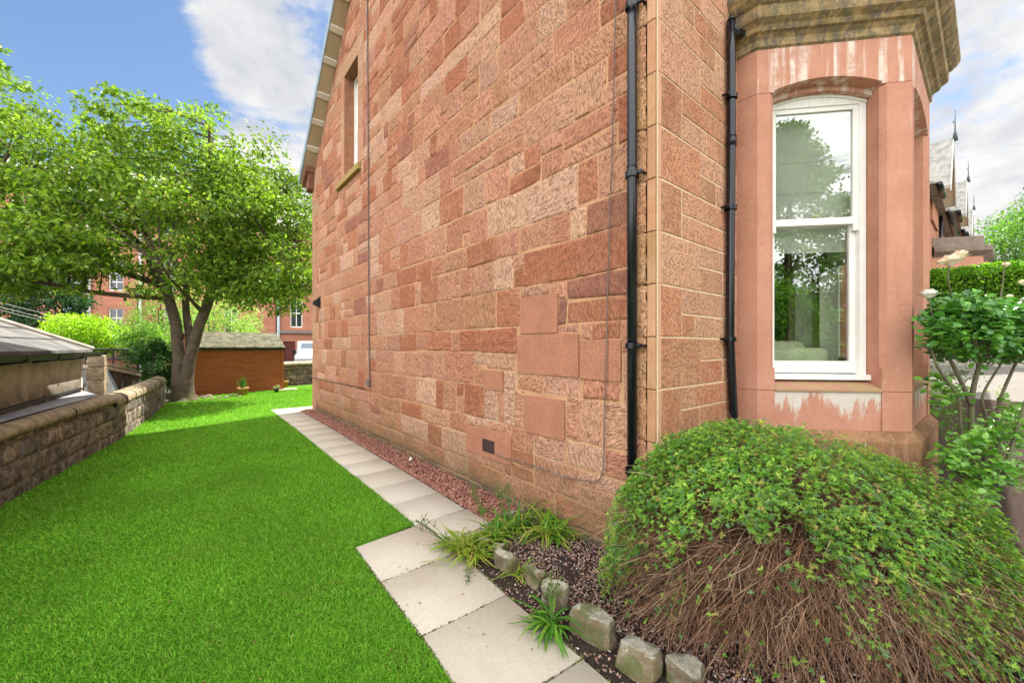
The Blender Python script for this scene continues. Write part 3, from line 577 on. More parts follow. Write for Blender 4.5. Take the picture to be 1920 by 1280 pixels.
def window_face(P, Q, u0, u1, zs=3.80, rise=.078, name=''):
    fc = Face(P, Q); L = fc.L; mb = MB()
    pier_stack(mb, fc, .0, u0, 0, 1); pier_stack(mb, fc, u1, L, 1, 0)
    mb.build('pier', M['bay'], bay)
    # lintel with segmental arch, apron, sloping stone sill
    mb = MB(); N = 16; arc = [(u0 + (u1-u0)*i/N, zs + rise * (1 - (2*i/N - 1)**2)) for i in range(N+1)]
    for (a, za), (b, zb) in zip(arc, arc[1:]):
        mb.hexa([fc(a,0,za), fc(b,0,zb), fc(b,-.11,zb-.012), fc(a,-.11,za-.012), fc(a,0,ZT), fc(b,0,ZT), fc(b,-.11,ZT), fc(a,-.11,ZT)]).hexa([fc(a,-.11,za-.052), fc(b,-.11,zb-.052), fc(b,-.30,zb-.06), fc(a,-.30,za-.06), fc(a,-.11,ZT), fc(b,-.11,ZT), fc(b,-.30,ZT), fc(a,-.30,ZT)])
    fc.box(mb, 0, u0-.0005, -.30, 0, 3.782, ZT); fc.box(mb, u1+.0005, L, -.30, 0, 3.782, ZT)
    mb.build('lintel', M['bay_lintel'], bay)
    mb = MB(); fc.box(mb, u0+.001, u1-.001, -.30, -.012, ZB+.004, 1.195); mb.build('apron', M['bay_apron'], bay)
    mb = MB(); fc.box(mb, u0+.001, u1-.001, -.26, .004, 1.197, 1.225, 1.30); mb.build('sill', M['sill'], bay, bevel=.004)
    # timber sash window
    mb = MB(); d0, d1 = -.25, -.175; a, b = u0 + .004, u1 - .004
    fc.box(mb, a, a+.05, d0, d1, 1.335, zs); fc.box(mb, b-.05, b, d0, d1, 1.335, zs); fc.box(mb, a-.01, b+.02, d0, d1+.05, 1.29, 1.335, 1.335)
    for (p, zp), (q, zq_) in zip(arc, arc[1:]):
        p = min(max(p, a), b); q = min(max(q, a), b); zl = 3.725; zp -= .052; zq_ -= .052
        mb.hexa([fc(p,d1,zl), fc(q,d1,zl), fc(q,d0,zl), fc(p,d0,zl), fc(p,d1,zp-.001), fc(q,d1,zq_-.001), fc(q,d0,zq_-.001), fc(p,d0,zp-.001)])
        mb.hexa([fc(p,d1+.012,zp-.025), fc(q,d1+.012,zq_-.025), fc(q,d1+.0005,zq_-.025), fc(p,d1+.0005,zp-.025), fc(p,d1+.012,zp-.002), fc(q,d1+.012,zq_-.002), fc(q,d1+.0005,zq_-.002), fc(p,d1+.0005,zp-.002)])
    mb.build('window_frame', M['white'], bay, bevel=.003)
    a += .05; b -= .05; zm = 2.70
    mb = MB()  # top sash (outer), bottom sash (inner)
    for u_0, u_1, za, zb in ((a, a+.045, zm+.03, 3.728), (b-.045, b, zm+.03, 3.728), (a+.045, b-.045, 3.685, 3.728), (a, b, zm-.03, zm+.032)): fc.box(mb, u_0, u_1, -.225, -.188, za, zb)
    fc.box(mb, b-.045, b, -.225, -.185, zm-.09, zm-.03); fc.box(mb, a, a+.045, -.225, -.185, zm-.09, zm-.03)
    mb.build('sash', M['white'], bay, bevel=.003)
    mb = MB()
    for u_0, u_1, za, zb in ((a, a+.05, 1.345, zm-.0), (b-.05, b, 1.345, zm-.0), (a+.05, b-.05, 1.345, 1.452), (a+.05, b-.05, zm-.03, zm+.02)): fc.box(mb, u_0, u_1, -.265, -.228, za, zb)
    mb.build('sash', M['white'], bay, bevel=.003)
    mb = MB(); fc.box(mb, a+.045, b-.045, -.209, -.205, zm+.032, 3.685); mb.build('pane', M['glass'], bay)
    mb = MB(); fc.box(mb, a+.05, b-.05, -.249, -.245, 1.452, zm-.03); mb.build('pane', M['glass'], bay)
    # pleated blind hanging inside
    mb = MB(); zbot = 2.45 if name == 'near' else 2.6
    zz_ = zbot; fc.box(mb, a-.02, b+.02, -.322, -.318, zbot, 3.0); fc.box(mb, a-.02, b+.02, -.326, -.318, 3.004, 3.29); fc.box(mb, a-.02, b+.02, -.322, -.318, 3.294, 3.74)
    mb.build('blind', M['blind'], bay)
    MB().tube([fc((a+b)/2 - .01, -.185, zm+.034), fc((a+b)/2 - .005, -.178, zm+.05), fc((a+b)/2 + .03, -.178, zm+.046)], .006, 6).build('sash_fastener', simple('brass', (.45, .36, .12), .4, metal=.8), bay)
    return fc
f1 = window_face(B, C_, .140, .968, name='near')
f2 = window_face(C_, D_, .17, Vector((1.46, 0)).x - .17)
f3 = window_face(D_, E_, .25, 1.035)
mb = MB()
mb.box((1.337, -.173, ZB+.006), (1.56, -.0005, 1.203)); mb.box((1.337, -.173, 1.207), (1.56, -.0005, 3.778)); mb.box((1.337, -.173, 3.782), (1.56, -.0005, ZT)); mb.build('pier', M['bay'], bay); MB().box((4.16, -.173, ZB), (4.383, -.0005, ZT)).build('pier', M['bay'], bay)
line = [A, B, C_, D_, E_, F_]
cp = [(-.3, 4.16), (.0, 4.16), (.018, 4.175), (.02, 4.235), (.045, 4.265), (.07, 4.275), (.085, 4.31), (.13, 4.345), (.135, 4.37), (.137, 4.44), (.155, 4.452), (.19, 4.49), (.215, 4.535), (.218, 4.575), (-.02, 4.64), (-.3, 4.66)]
MB().sweep(line, cp).build('cornice', M['cornice'], bay)
MB().sweep(line, [(-.03, 4.6), (-.03, 5.6), (-.25, 5.6)]).build('parapet', simple('parapet_stone', (.52, .30, .20), .9, .25, 4, 60, .4, .005, (.44, .27, .14)), bay)
pl = [(-.1, ZB+.004), (-.002, ZB+.004), (.004, ZB), (.06, .80), (.063, .79), (.063, .50), (.062, -.05)]
MB().sweep(line, pl).build('plinth', M['plinth'], bay)
for u in (.30, .80): mb = MB(); f1.box(mb, u-.004, u+.004, .06, .0645, .0, .79); mb.build('joint', M['pointing'], bay)
MB().extr([(1.36, -.15, 4.15), (2.14, -1.03, 4.15), (3.58, -1.03, 4.15), (4.36, -.15, 4.15), (4.36, .3, 4.15), (1.36, .3, 4.15)], (0, 0, .05)).build('ceiling', M['room'], bay)
# the room behind the bay
rm = MB(); rm.box((.5, 4.5, .5), (6.5, 4.6, 4.3)); rm.box((.46, .41, .5), (.5, 4.5, 4.3)); rm.box((6.5, .41, .5), (6.55, 4.5, 4.3)); rm.box((.5, .3, 4.2), (6.5, 4.5, 4.3)); rm.box((.5, .405, .5), (1.4, .45, 4.2)); rm.box((4.3, .405, .5), (6.5, .45, 4.2)); rm.build('room_wall', M['room'], house)
MB().extr([(.5, 4.5, .72), (.5, .42, .72), (1.45, .42, .72), (1.45, -.1, .72), (2.2, -.83, .72), (3.52, -.83, .72), (4.27, -.1, .72), (4.27, .42, .72), (6.5, .42, .72), (6.5, 4.5, .72)][::-1], (0, 0, .08)).build('room_floor', M['floorb'], house)
sofa = thing('sofa', (2.2, .1, .8), 'pale green armchair with a rolled back seen through the lower sash of the bay', 'armchair')
def atn(px, py, D): return at_d(px, py, D)
def softbox(a, b, name, r=.06):
    o = MB().box(a, b).build(name, M['sofa'], sofa, True); bv = o.modifiers.new('b', 'BEVEL'); bv.width = r; bv.segments = 5; return o
# axis along the canted window
def oriented(name, u0, u1, d0, d1, z0, z1, r=.06):
    mb = MB(); f1.box(mb, u0, u1, d0, d1, z0, z1); o = mb.build(name, M['sofa'], sofa, True); bv = o.modifiers.new('b', 'BEVEL'); bv.width = r; bv.segments = 6
oriented('backrest', -.1, .74, -.84, -.61, .84, 1.64, .09); oriented('arm', .20, .84, -.58, -.42, .84, 1.57, .07); oriented('seat', -.1, .8, -1.4, -.8, .84, 1.25); oriented('arm', -.15, .05, -1.3, -.55, .84, 1.5)
cu = MB(); 
for k in range(14): 
    u = .80 + k*.016; 
pts = [f1(.80 + k*.012, -.55 - .02*(k % 2), 0)[:2] for k in range(15)]
cu.sweep(pts, [(0, .82), (0, 2.3)]); cu.sweep([(p[0]+.3, p[1]+.28) for p in pts], [(0, .82), (0, 3.6)]); tag(cu.build('curtain', M['curtain']), 'pale pleated curtain hanging inside the near bay window', 'curtain')
# ------------------------------------------------------------------ foliage helpers
def quads_leaf(C, N, Tn, L, Wd, fold=.25, droop=.0):
    """diamond leaves: C centre base (n,3), N normal, Tn direction, L length, Wd width -> two triangles-pairs as 2 quads folded on the midrib"""
    n = len(C); B = np.cross(N, Tn); B /= np.linalg.norm(B, axis=1, keepdims=True) + 1e-9
    L = L[:, None]; Wd = Wd[:, None]
    base = C; tip = C + Tn * L - N * L * droop; mid = C + Tn * L * .5 + N * L * .03
    l1 = C + Tn * L * .45 + B * Wd * .5 + N * Wd * fold; r1 = C + Tn * L * .45 - B * Wd * .5 + N * Wd * fold
    V = np.stack([base, l1, tip, r1, mid], 1).reshape(-1, 3); i = np.arange(n)[:, None] * 5
    F = np.concatenate([i + np.array([[0, 4, 2, 1]]), i + np.array([[0, 3, 2, 4]])], 0)
    return V, F
def unit(a): return a / (np.linalg.norm(a, axis=1, keepdims=True) + 1e-9)
def leafcol(g, n, cols, w=None, jit=.18):
    cols = np.array(cols); k = g.choice(len(cols), n, p=None if w is None else np.array(w)/sum(w)); c = cols[k] * (1 + g.uniform(-jit, jit, (n, 1))); return np.c_[c, np.ones(n)]
def crown_leaves(name, centers, radii, per, size, cols, parent, seed, w=None, mat=None, up=.35, droopdir=-.35, flat=.45, clumpcol=True):
    g = rng(seed); n = len(centers); idx = np.repeat(np.arange(n), per); N_ = len(idx)
    off = unit(g.normal(size=(N_, 3))) * (g.random((N_, 1)) ** .45) * radii[idx][:, None] * np.array([1, 1, flat])
    C = centers[idx] + off
    T = unit(g.normal(size=(N_, 3)) + np.array([0, 0, droopdir]) + unit(off) * .6); Nn = unit(g.normal(size=(N_, 3)) * .7 + np.array([0, 0, up*2]))
    Nn = unit(Nn - T * (Nn * T).sum(1, keepdims=True)); L = size * g.uniform(.65, 1.25, N_)
    V, F = quads_leaf(C, Nn, T, L, L * g.uniform(.42, .6, N_), .22, .15)
    c = leafcol(g, N_, cols, w); 
    if clumpcol: k = g.uniform(.72, 1.25, n)[idx]; c[:, :3] *= k[:, None]
    return np_mesh(name, V, F, mat or M['leaf'], parent, np.repeat(c, 5, 0))
GREENS = [(.16, .27, .026), (.12, .22, .022), (.21, .33, .035), (.08, .16, .02), (.29, .39, .05)]

# ------------------------------------------------------------------ left boundary wall
bw = thing('garden_wall', (-3.8, 5.4, 0), 'low mossy rubble stone wall with stone coping running along the left edge of the lawn', 'garden wall')
R = random.Random(3); V = []; F = []; T = []
def arcpts(line):
    L = [Vector((x, y)) for x, y in line]; d = [0]
    for a, b in zip(L, L[1:]): d.append(d[-1] + (b - a).length)
    def P(s):
        for i in range(len(L)-1):
            if s <= d[i+1] or i == len(L)-2:
                t = (s - d[i]) / (d[i+1] - d[i]); q = L[i].lerp(L[i+1], t); tt = (L[i+1] - L[i]).normalized(); return q, Vector((tt.y, -tt.x))
    return P, d[-1]
PW, LW = arcpts(WALL)
RP = [((.34, .28, .22), 3), ((.25, .20, .17), 4), ((.42, .32, .25), 1.5), ((.20, .17, .155), 3), ((.31, .24, .18), 2)]
def wallstones(P, L, z0, z1f, pal, rnd, hs=(.16, .2, .24, .28), ls=(.2, .3, .4, .5), step=.035, bulge=.02):
    rects = []; z = z0
    while z < 1.4:
        h = rnd.choice(hs); s = -rnd.random() * .2
        while s < L:
            w = rnd.choice(ls) * rnd.uniform(.8, 1.2); a, b = max(0, s), min(L, s + w); s += w
            zt = z1f((a+b)/2)
            if z >= zt - .04 or b - a < .05: continue
            rects.append((a, b, z, min(z + h, zt)))
        z += h
    for q in rects:
        def face(y, x, z, P=P):
            p, n = P(min(max(y, 0), L)); return (p.x + n.x * x, p.y + n.y * x, z)
        stone(q, stonecol(rnd, pal), bulge, 1.3, .012, rnd.uniform(.003, .012), rnd, step, face)
S1 = 0
for i in range(200):
    if PW(LW * i / 200)[0].y > 7.72: S1 = LW * i / 200; break
def wtop(s): return .66 if s < S1 else .60
wallstones(PW, LW, -.05, wtop, RP, R)
# face() has the normal to the right of travel = towards the lawn
np_mesh('stonework', np.array(V), np.array(F), M['rubble'], bw, np.array(T), True)
N = 60; mb = MB()
def wsweep(sa, sb, prof, n=30):
    pts = []
    for i in range(n+1): p, _ = PW(sa + (sb - sa) * i / n); pts.append((p.x, p.y))
    return MB().sweep(pts, prof)
core = wsweep(0, LW, [(.004, -.1), (.004, .62), (-.32, .62), (-.32, -.1)], 50); core.build('core', simple('dirty_mortar', (.22, .17, .12), .95, .5, 6, 40, .8, .012, (.10, .08, .05)), bw)
P_ = []
s = 0; k = 0
while s < S1 - .1:
    w = min(R.uniform(.7, 1.0), S1 - s); j = R.uniform(-.012, .012)
    prof = [(-.17, .645), (-.01+j, .645), (.045+j, .655), (.065+j, .69), (.06+j, .735), (.03+j, .77), (-.03, .79), (-.17, .80), (-.17, .645)]
    wsweep(s + .006, s + w - .006, prof, 6).build('coping', M['coping'], bw, True); s += w
s = S1
while s < LW - .05:
    w = min(R.uniform(.28, .42), LW - s); z = wtop(s + w/2); j = R.uniform(-.015, .015)
    prof = [(-.36, z-.02), (.03+j, z-.02), (.04+j, z+.03), (.02+j, z+.10), (-.05, z+.155+j), (-.16, z+.175+j), (-.28, z+.14), (-.36, z+.04), (-.36, z-.02)]
    wsweep(s + .004, s + w - .004, prof, 4).build('coping', M['coping'], bw, True); s += w
# ------------------------------------------------------------------ outbuilding over the wall
ob = thing('outbuilding', (-4.6, 7.2, .8), 'low rendered outbuilding with grey hipped slate roof and black gutter beyond the left wall', 'outbuilding')
a = on_z(-420, 905, .82); b = on_z(150, 735, .82); tdir = Vector((b.x-a.x, b.y-a.y)).normalized(); nd = Vector((tdir.y, -tdir.x))
def OB(u, d, z): p = Vector((b.x, b.y)) - tdir*u - nd*d; return (p.x, p.y, z)     # u back towards the camera, d away from the lawn
ZE = 1.46
MB().hexa([OB(0,0,.0), OB(6,0,.0), OB(6,5,.0), OB(0,5,.0), OB(0,0,ZE), OB(6,0,ZE), OB(6,5,ZE), OB(0,5,ZE)]).build('wall', M['render'], ob)
mb = MB(); E0 = OB(-.16, -.12, ZE+.02); E1 = OB(6, -.12, ZE+.02); R0 = OB(2.5, 2.5, ZE+1.42); R1 = OB(6, 2.5, ZE+1.42); E2 = OB(-.16, 5.1, ZE+.02)
up = Vector((0, 0, .05))
mb.extr([E0, E1, R1, R0], up); mb.extr([E0, R0, E2], up); mb.build('roof', simple('outbuilding_slate', (.155, .15, .14), .8, .35, 3, 30, .6, .012, (.085, .085, .085)), ob)
mb = MB(); e0, e1, r0, r1 = [Vector(p) + up for p in (E0, E1, R0, R1)]
for k in range(1, 9):
    t = k / 9; p = e0.lerp(r0, t) + Vector((0, 0, .006)); q = e1.lerp(r1, t) + Vector((0, 0, .006)); dd = (r0 - e0) * .004
    mb.extr([p, q, q + dd, p + dd], (0, 0, .012))
mb.build('slate_course', simple('slate_shadow_edge', (.10, .095, .09), .8), ob)
MB().tube([e0 + Vector((0, 0, .02)), r0 + Vector((0, 0, .02))], .035, 8).build('hip_ridge', simple('hip_mortar', (.40, .36, .30), .9, .3, 8), ob)
gt = MB(); gt.sweep([OB(6.2, -.12, 0)[:2], OB(-.2, -.12, 0)[:2]], [(0, ZE+.03), (.0, ZE-.02), (.03, ZE-.045), (.09, ZE-.045), (.115, ZE-.02), (.12, ZE+.03)]); g_ = gt.build('gutter', M['black'], ob, True)
for u in (.9, 1.9, 2.9): MB().hexa([OB(u, -.0, ZE-.09), OB(u+.05, -.0, ZE-.09), OB(u+.05, -.24, ZE-.055), OB(u, -.24, ZE-.055), OB(u, 0, ZE+.03), OB(u+.05, 0, ZE+.03), OB(u+.05, -.25, ZE+.035), OB(u, -.25, ZE+.035)]).build('gutter_bracket', M['black'], g_)
fl = MB(); p1 = [PW(s_)[0] for s_ in (0, S1*.5, S1)]
fl.extr([(p1[0].x-.16, p1[0].y+.0, .772), (p1[1].x-.165, p1[1].y+.0, .772), (p1[2].x-.165, p1[2].y, .772), OB(-.1, -.02, .80), OB(3, -.0, .80), OB(6, 0, .80)], (0, 0, .03)).build('flat_roof', M['lead'], ob)
MB().hexa([OB(-.02,-.01,.86), OB(4.6,-.01,.86), OB(4.6,-.03,.86), OB(-.02,-.03,.86), OB(-.02,-.005,.90), OB(4.6,-.005,.90), OB(4.6,-.025,.89), OB(-.02,-.025,.89)]).build('flashing', M['black'], ob)
MB().hexa([OB(-.10,-.01,.80), OB(-.002,-.01,.80), OB(-.002,.3,.80), OB(-.10,.3,.80), OB(-.10,-.01,ZE), OB(-.002,-.01,ZE), OB(-.002,.3,ZE), OB(-.10,.3,ZE)]).build('corner_post', simple('pale_post', (.55, .50, .42), .9, .2), ob)
q0 = at_d(165, 735, 7.4); q1 = at_d(181, 735, 7.5)
pr = MB()
for k, (za, zb) in enumerate(((-.1, .95), (.955, 1.2), (1.205, 1.42))):
    pr.box((q0.x-.02*(k%2), q0.y-.1, za), (q1.x+.12, q1.y+.25, zb))
tag(pr.build('gate_pier', M['coping'], bevel=.015), 'short squared stone pier at the far end of the rendered outbuilding wall', 'stone pier')
# dark end wall with coping, kennel
ew = thing('boundary_wall', (-7, 11.5, 0), 'dark stone wall with sloping pale coping behind the outbuilding, beyond the low wall', 'stone wall')
a0 = at_d(182, 684, 9.2); a1 = at_d(262, 700, 11.5); 
dn = Vector((a1.x-a0.x, a1.y-a0.y)).normalized(); nn_ = Vector((dn.y, -dn.x))
def EW(p, o, z): return (p.x + nn_.x*o, p.y + nn_.y*o, z)
za, zb = a0.z + .02, a1.z - .0
MB().hexa([EW(a0,.0,-.2), EW(a1,.0,-.2), EW(a1,-.3,-.2), EW(a0,-.3,-.2), EW(a0,.0,za-.1), EW(a1,.0,zb-.1), EW(a1,-.3,zb-.1), EW(a0,-.3,za-.1)]).build('stonework', simple('dark_rubble', (.14, .10, .08), .95, .5, 5, 14, 1, .04, (.07, .055, .045)), ew)
MB().hexa([EW(a0,.06,za-.1), EW(a1,.06,zb-.1), EW(a1,-.36,zb-.1), EW(a0,-.36,za-.1), EW(a0,.05,za-.02), EW(a1,.05,zb-.02), EW(a1,-.35,zb), EW(a0,-.35,za)]).build('coping', simple('pale_coping', (.45, .36, .27), .9, .3), ew, bevel=.02)
MB().tube([EW(a0,-.12,za+.06), EW(a1,-.12,zb+.05)], .07, 10).build('coping', simple('round_coping', (.36, .27, .20), .9, .3), ew, True)
kn = thing('kennel', tuple(at_d(200, 738, 8.2)), 'small dark-roofed gabled hut tucked behind the low stone wall', 'hut')
c0 = at_d(187, 735, 8.6); KD = Vector((-.42, .9, 0))
def KN(u, v, z): p = c0 + RX*u + KD*v; return (p.x, p.y, z)
MB().extr([KN(-.02,0,.2), KN(.34,0,.2), KN(.34,0,.70), KN(.13,0,1.10), KN(-.02,0,.72)], KD*.7).build('wall', simple('grey_hut_board', (.30, .30, .26), .9), kn)
mb = MB(); mb.extr([KN(.11,-.06,1.16), KN(.40,-.06,.62), KN(.37,-.06,.60), KN(.10,-.06,1.11)], KD*.85); mb.extr([KN(.12,-.06,1.16), KN(-.22,-.06,.80), KN(-.22,-.06,.75), KN(.11,-.06,1.11)], KD*.85); mb.build('roof', simple('hut_roof', (.10, .11, .11), .7), kn)

# ------------------------------------------------------------------ shed, far wall, pots
sh = thing('garden_shed', (-1, 15.2, 0), 'red-brown timber garden shed with mossy felt roof at the end of the lawn', 'shed')
s0 = on_z(355, 742, 0); s1 = on_z(530, 730, 0); st = Vector((s1.x-s0.x, s1.y-s0.y)); SL = st.length; st.normalize(); sn = Vector((st.y, -st.x))
def SH(u, d, z): p = Vector((s0.x, s0.y)) + st*u - sn*d; return (p.x, p.y, z)
ZS = 1.56; NB = 17; 
for (ua, da, ub, db) in ((0, 0, SL, 0), (SL, 0, SL, 2.0), (SL, 2.0, 0, 2.0), (0, 2.0, 0, 0)):
    mb = MB(); 
    for k in range(NB):
        z0, z1 = k*ZS/NB, (k+1)*ZS/NB; o = Vector(SH(ua, da, 0)); p = Vector(SH(ub, db, 0)); t = (p-o).normalized(); n = Vector((t.y, -t.x, 0))
        mb.hexa([o + n*.014 + Vector((0,0,z0+.003)), p + n*.014 + Vector((0,0,z0+.003)), p - n*.01 + Vector((0,0,z0+.003)), o - n*.01 + Vector((0,0,z0+.003)), o + n*.004 + Vector((0,0,z1)), p + n*.004 + Vector((0,0,z1)), p - n*.01 + Vector((0,0,z1)), o - n*.01 + Vector((0,0,z1))])
    mb.build('wall', M['shed'], sh)
mb = MB(); mb.extr([SH(0, 0, ZS), SH(0, 2.0, ZS), SH(0, 1.0, ZS+.46)], st.to_3d()*SL); mb.build('gable', M['shed'], sh)
mb = MB(); u0, u1 = -.04, SL+.06
for (da, za_, db, zb_) in ((-.12, ZS-.02, 1.0, ZS+.52), (2.12, ZS-.02, 1.0, ZS+.52)):
    N_ = 10
    for i in range(N_):
        for j in range(4):
            def q(u_, v_): 
                w = math.sin(u_*23+v_*9)*.006; return Vector(SH(u0+(u1-u0)*u_, da+(db-da)*v_, za_+(zb_-za_)*v_ + w))
            mb.extr([q(i/N_, j/4), q((i+1)/N_, j/4), q((i+1)/N_, (j+1)/4), q(i/N_, (j+1)/4)], (0,0,.03))
mb.build('roof', M['felt'], sh)
MB().hexa([SH(u0,-.10,ZS-.09), SH(u1,-.10,ZS-.09), SH(u1,-.08,ZS-.09), SH(u0,-.08,ZS-.09), SH(u0,-.115,ZS+.005), SH(u1,-.115,ZS+.005), SH(u1,-.08,ZS+.005), SH(u0,-.08,ZS+.005)]).build('fascia', simple('dark_fascia', (.03, .035, .02), .8), sh)
MB().hexa([SH(SL-.06,-.03,.0), SH(SL+.03,-.03,0), SH(SL+.03,0.0,0), SH(SL-.06,0.0,0), SH(SL-.06,-.03,ZS-.1), SH(SL+.03,-.03,ZS-.1), SH(SL+.03,.0,ZS-.1), SH(SL-.06,.0,ZS-.1)]).build('corner_trim', M['shed'], sh)
fw = thing('rear_wall', (1.5, 16.6, 0), 'old stone wall with thick pale coping at the back of the garden between shed and house', 'garden wall')
a = on_z(480, 727, 0); b = on_z(800, 700.5, 0); V = []; F = []; T = []
PF, LF = arcpts([(a.x, a.y), (b.x, b.y)]); LF = min(LF, 12.)
wallstones(PF, LF, -.05, lambda s: .80, RP, R, step=.06, bulge=.03)
np_mesh('stonework', np.array(V), np.array(F), M['rubble'], fw, np.array(T), True)
fl_ = [tuple(PF(0)[0]), tuple(PF(LF)[0])]
MB().sweep(fl_, [(-.01, -.1), (-.01, .79), (-.3, .79), (-.3, -.1)]).build('core', M['mortar'], fw)
MB().sweep(fl_, [(-.34, .80), (.05, .80), (.07, .86), (.03, .93), (-.1, .97), (-.3, .95), (-.34, .80)]).build('coping', simple('worn_coping', (.42, .35, .26), .9, .45, 4, 25, .8, .01), fw, True)
def lathe(prof, c, n=20):
    mb = MB(); k = len(prof)
    for i in range(n):
        a = 2*math.pi*i/n
        for r, z in prof: mb.v.append((c[0] + r*math.cos(a), c[1] + r*math.sin(a), c[2] + z))
    for i in range(n):
        for j in range(k-1): p = i*k+j; q = ((i+1) % n)*k+j; mb.f.append((p, q, q+1, p+1))
    return mb
def pot(loc, r, h, mat, lab, cat='plant pot', grp=None):
    t = thing('plant_pot', loc, lab, cat, grp)
    lathe([(0, 0), (r*.68, 0), (r*.95, h*.82), (r*1.06, h*.82), (r*1.08, h), (r*.95, h), (r*.9, h*.86), (0, h*.86)], loc).build('pot', mat, t, True); return t
p = on_z(455, 741, 0); p1_ = pot((p.x, p.y, 0), .16, .26, M['terracotta'], 'terracotta pot with spiky green plant standing before the shed wall')
def sprig(parent, loc, n, h, spread, cols, seed, wid=.02, name='leaves'):
    g = rng(seed); C = np.array([loc]) + g.normal(size=(n, 3)) * np.array([.04, .04, .0]); T_ = unit(g.normal(size=(n, 3)) * np.array([spread, spread, .1]) + np.array([0, 0, 1])); Nn = unit(g.normal(size=(n, 3)) * np.array([1, 1, .1])); Nn = unit(Nn - T_ * (Nn*T_).sum(1, keepdims=True))
    L = h * g.uniform(.4, 1.1, n); V, F = quads_leaf(C, Nn, T_, L, np.full(n, wid), .2, .1); return np_mesh(name, V, F, M['leaf'], parent, np.repeat(leafcol(g, n, cols), 5, 0))
sprig(p1_, (p.x, p.y, .22), 60, .42, .3, [(.05, .13, .03), (.07, .19, .04)], 1)
p = on_z(518.5, 735, 0); p2_ = pot((p.x, p.y, 0), .085, .13, M['darkpot'], 'small dark pot with pale flowering plant at the shed corner')
crown_leaves('leaves', np.array([[p.x, p.y, .19]]), np.array([.12]), 90, .05, [(.35, .45, .18), (.2, .32, .1), (.6, .62, .4)], p2_, 4)
p = on_z(532, 727, 0); p3_ = pot((p.x+.1, p.y+.35, 0), .13, .24, M['terracotta'], 'tilted terracotta pot half hidden behind the shed corner')
lt = MB().box((s1.x-.3, s1.y-.35, .003), (s1.x+.45, s1.y+.2, .02)); tag(lt.build('shed_slab', simple('pinkish_slab', (.5, .42, .36), .9)), 'single paving slab on the grass by the shed corner', 'paving slab')

# ------------------------------------------------------------------ big cherry tree
BT = Vector((-2.5, 13.75, 0)); tree = thing('cherry_tree', tuple(BT), 'large leafy cherry tree with forked trunk between the low wall and the shed', 'tree')
def TP(r, z, d=0.): return BT + RX * r + FX * d + Vector((0, 0, z))      # r right, d away
def pxr(px, D=11.7): return (px - 336) / 747 * D
tk = MB()
def limb(pts, r0, r1, n=12, sub=6, wob=.05, seed=0):
    pts = [Vector(p) for p in pts]; out_ = []
    for i in range(len(pts)-1):
        p0 = pts[max(i-1, 0)]; p1 = pts[i]; p2 = pts[i+1]; p3 = pts[min(i+2, len(pts)-1)]
        for k in range(sub):
            t = k / sub; out_.append(.5 * ((2*p1) + (p2-p0)*t + (2*p0-5*p1+4*p2-p3)*t*t + (3*p1-p0-3*p2+p3)*t**3))
    out_.append(pts[-1]); m_ = len(out_)
    out_ = [p + noise.noise_vector(p*1.5 + Vector((seed, 0, 0)))*wob*(i/m_) for i, p in enumerate(out_)]
    rr = [r0 + (r1-r0) * (i/(m_-1))**.8 for i in range(m_)]
    return out_, rr
lims = []
def addlimb(pts, r0, r1, n=10, seed=0, flare=0):
    o, r = limb(pts, r0, r1, seed=seed)
    if flare: r = [q + flare * math.exp(-i*.6) for i, q in enumerate(r)]
    tk.tube(o, r, n); lims.append((o, r)); return o
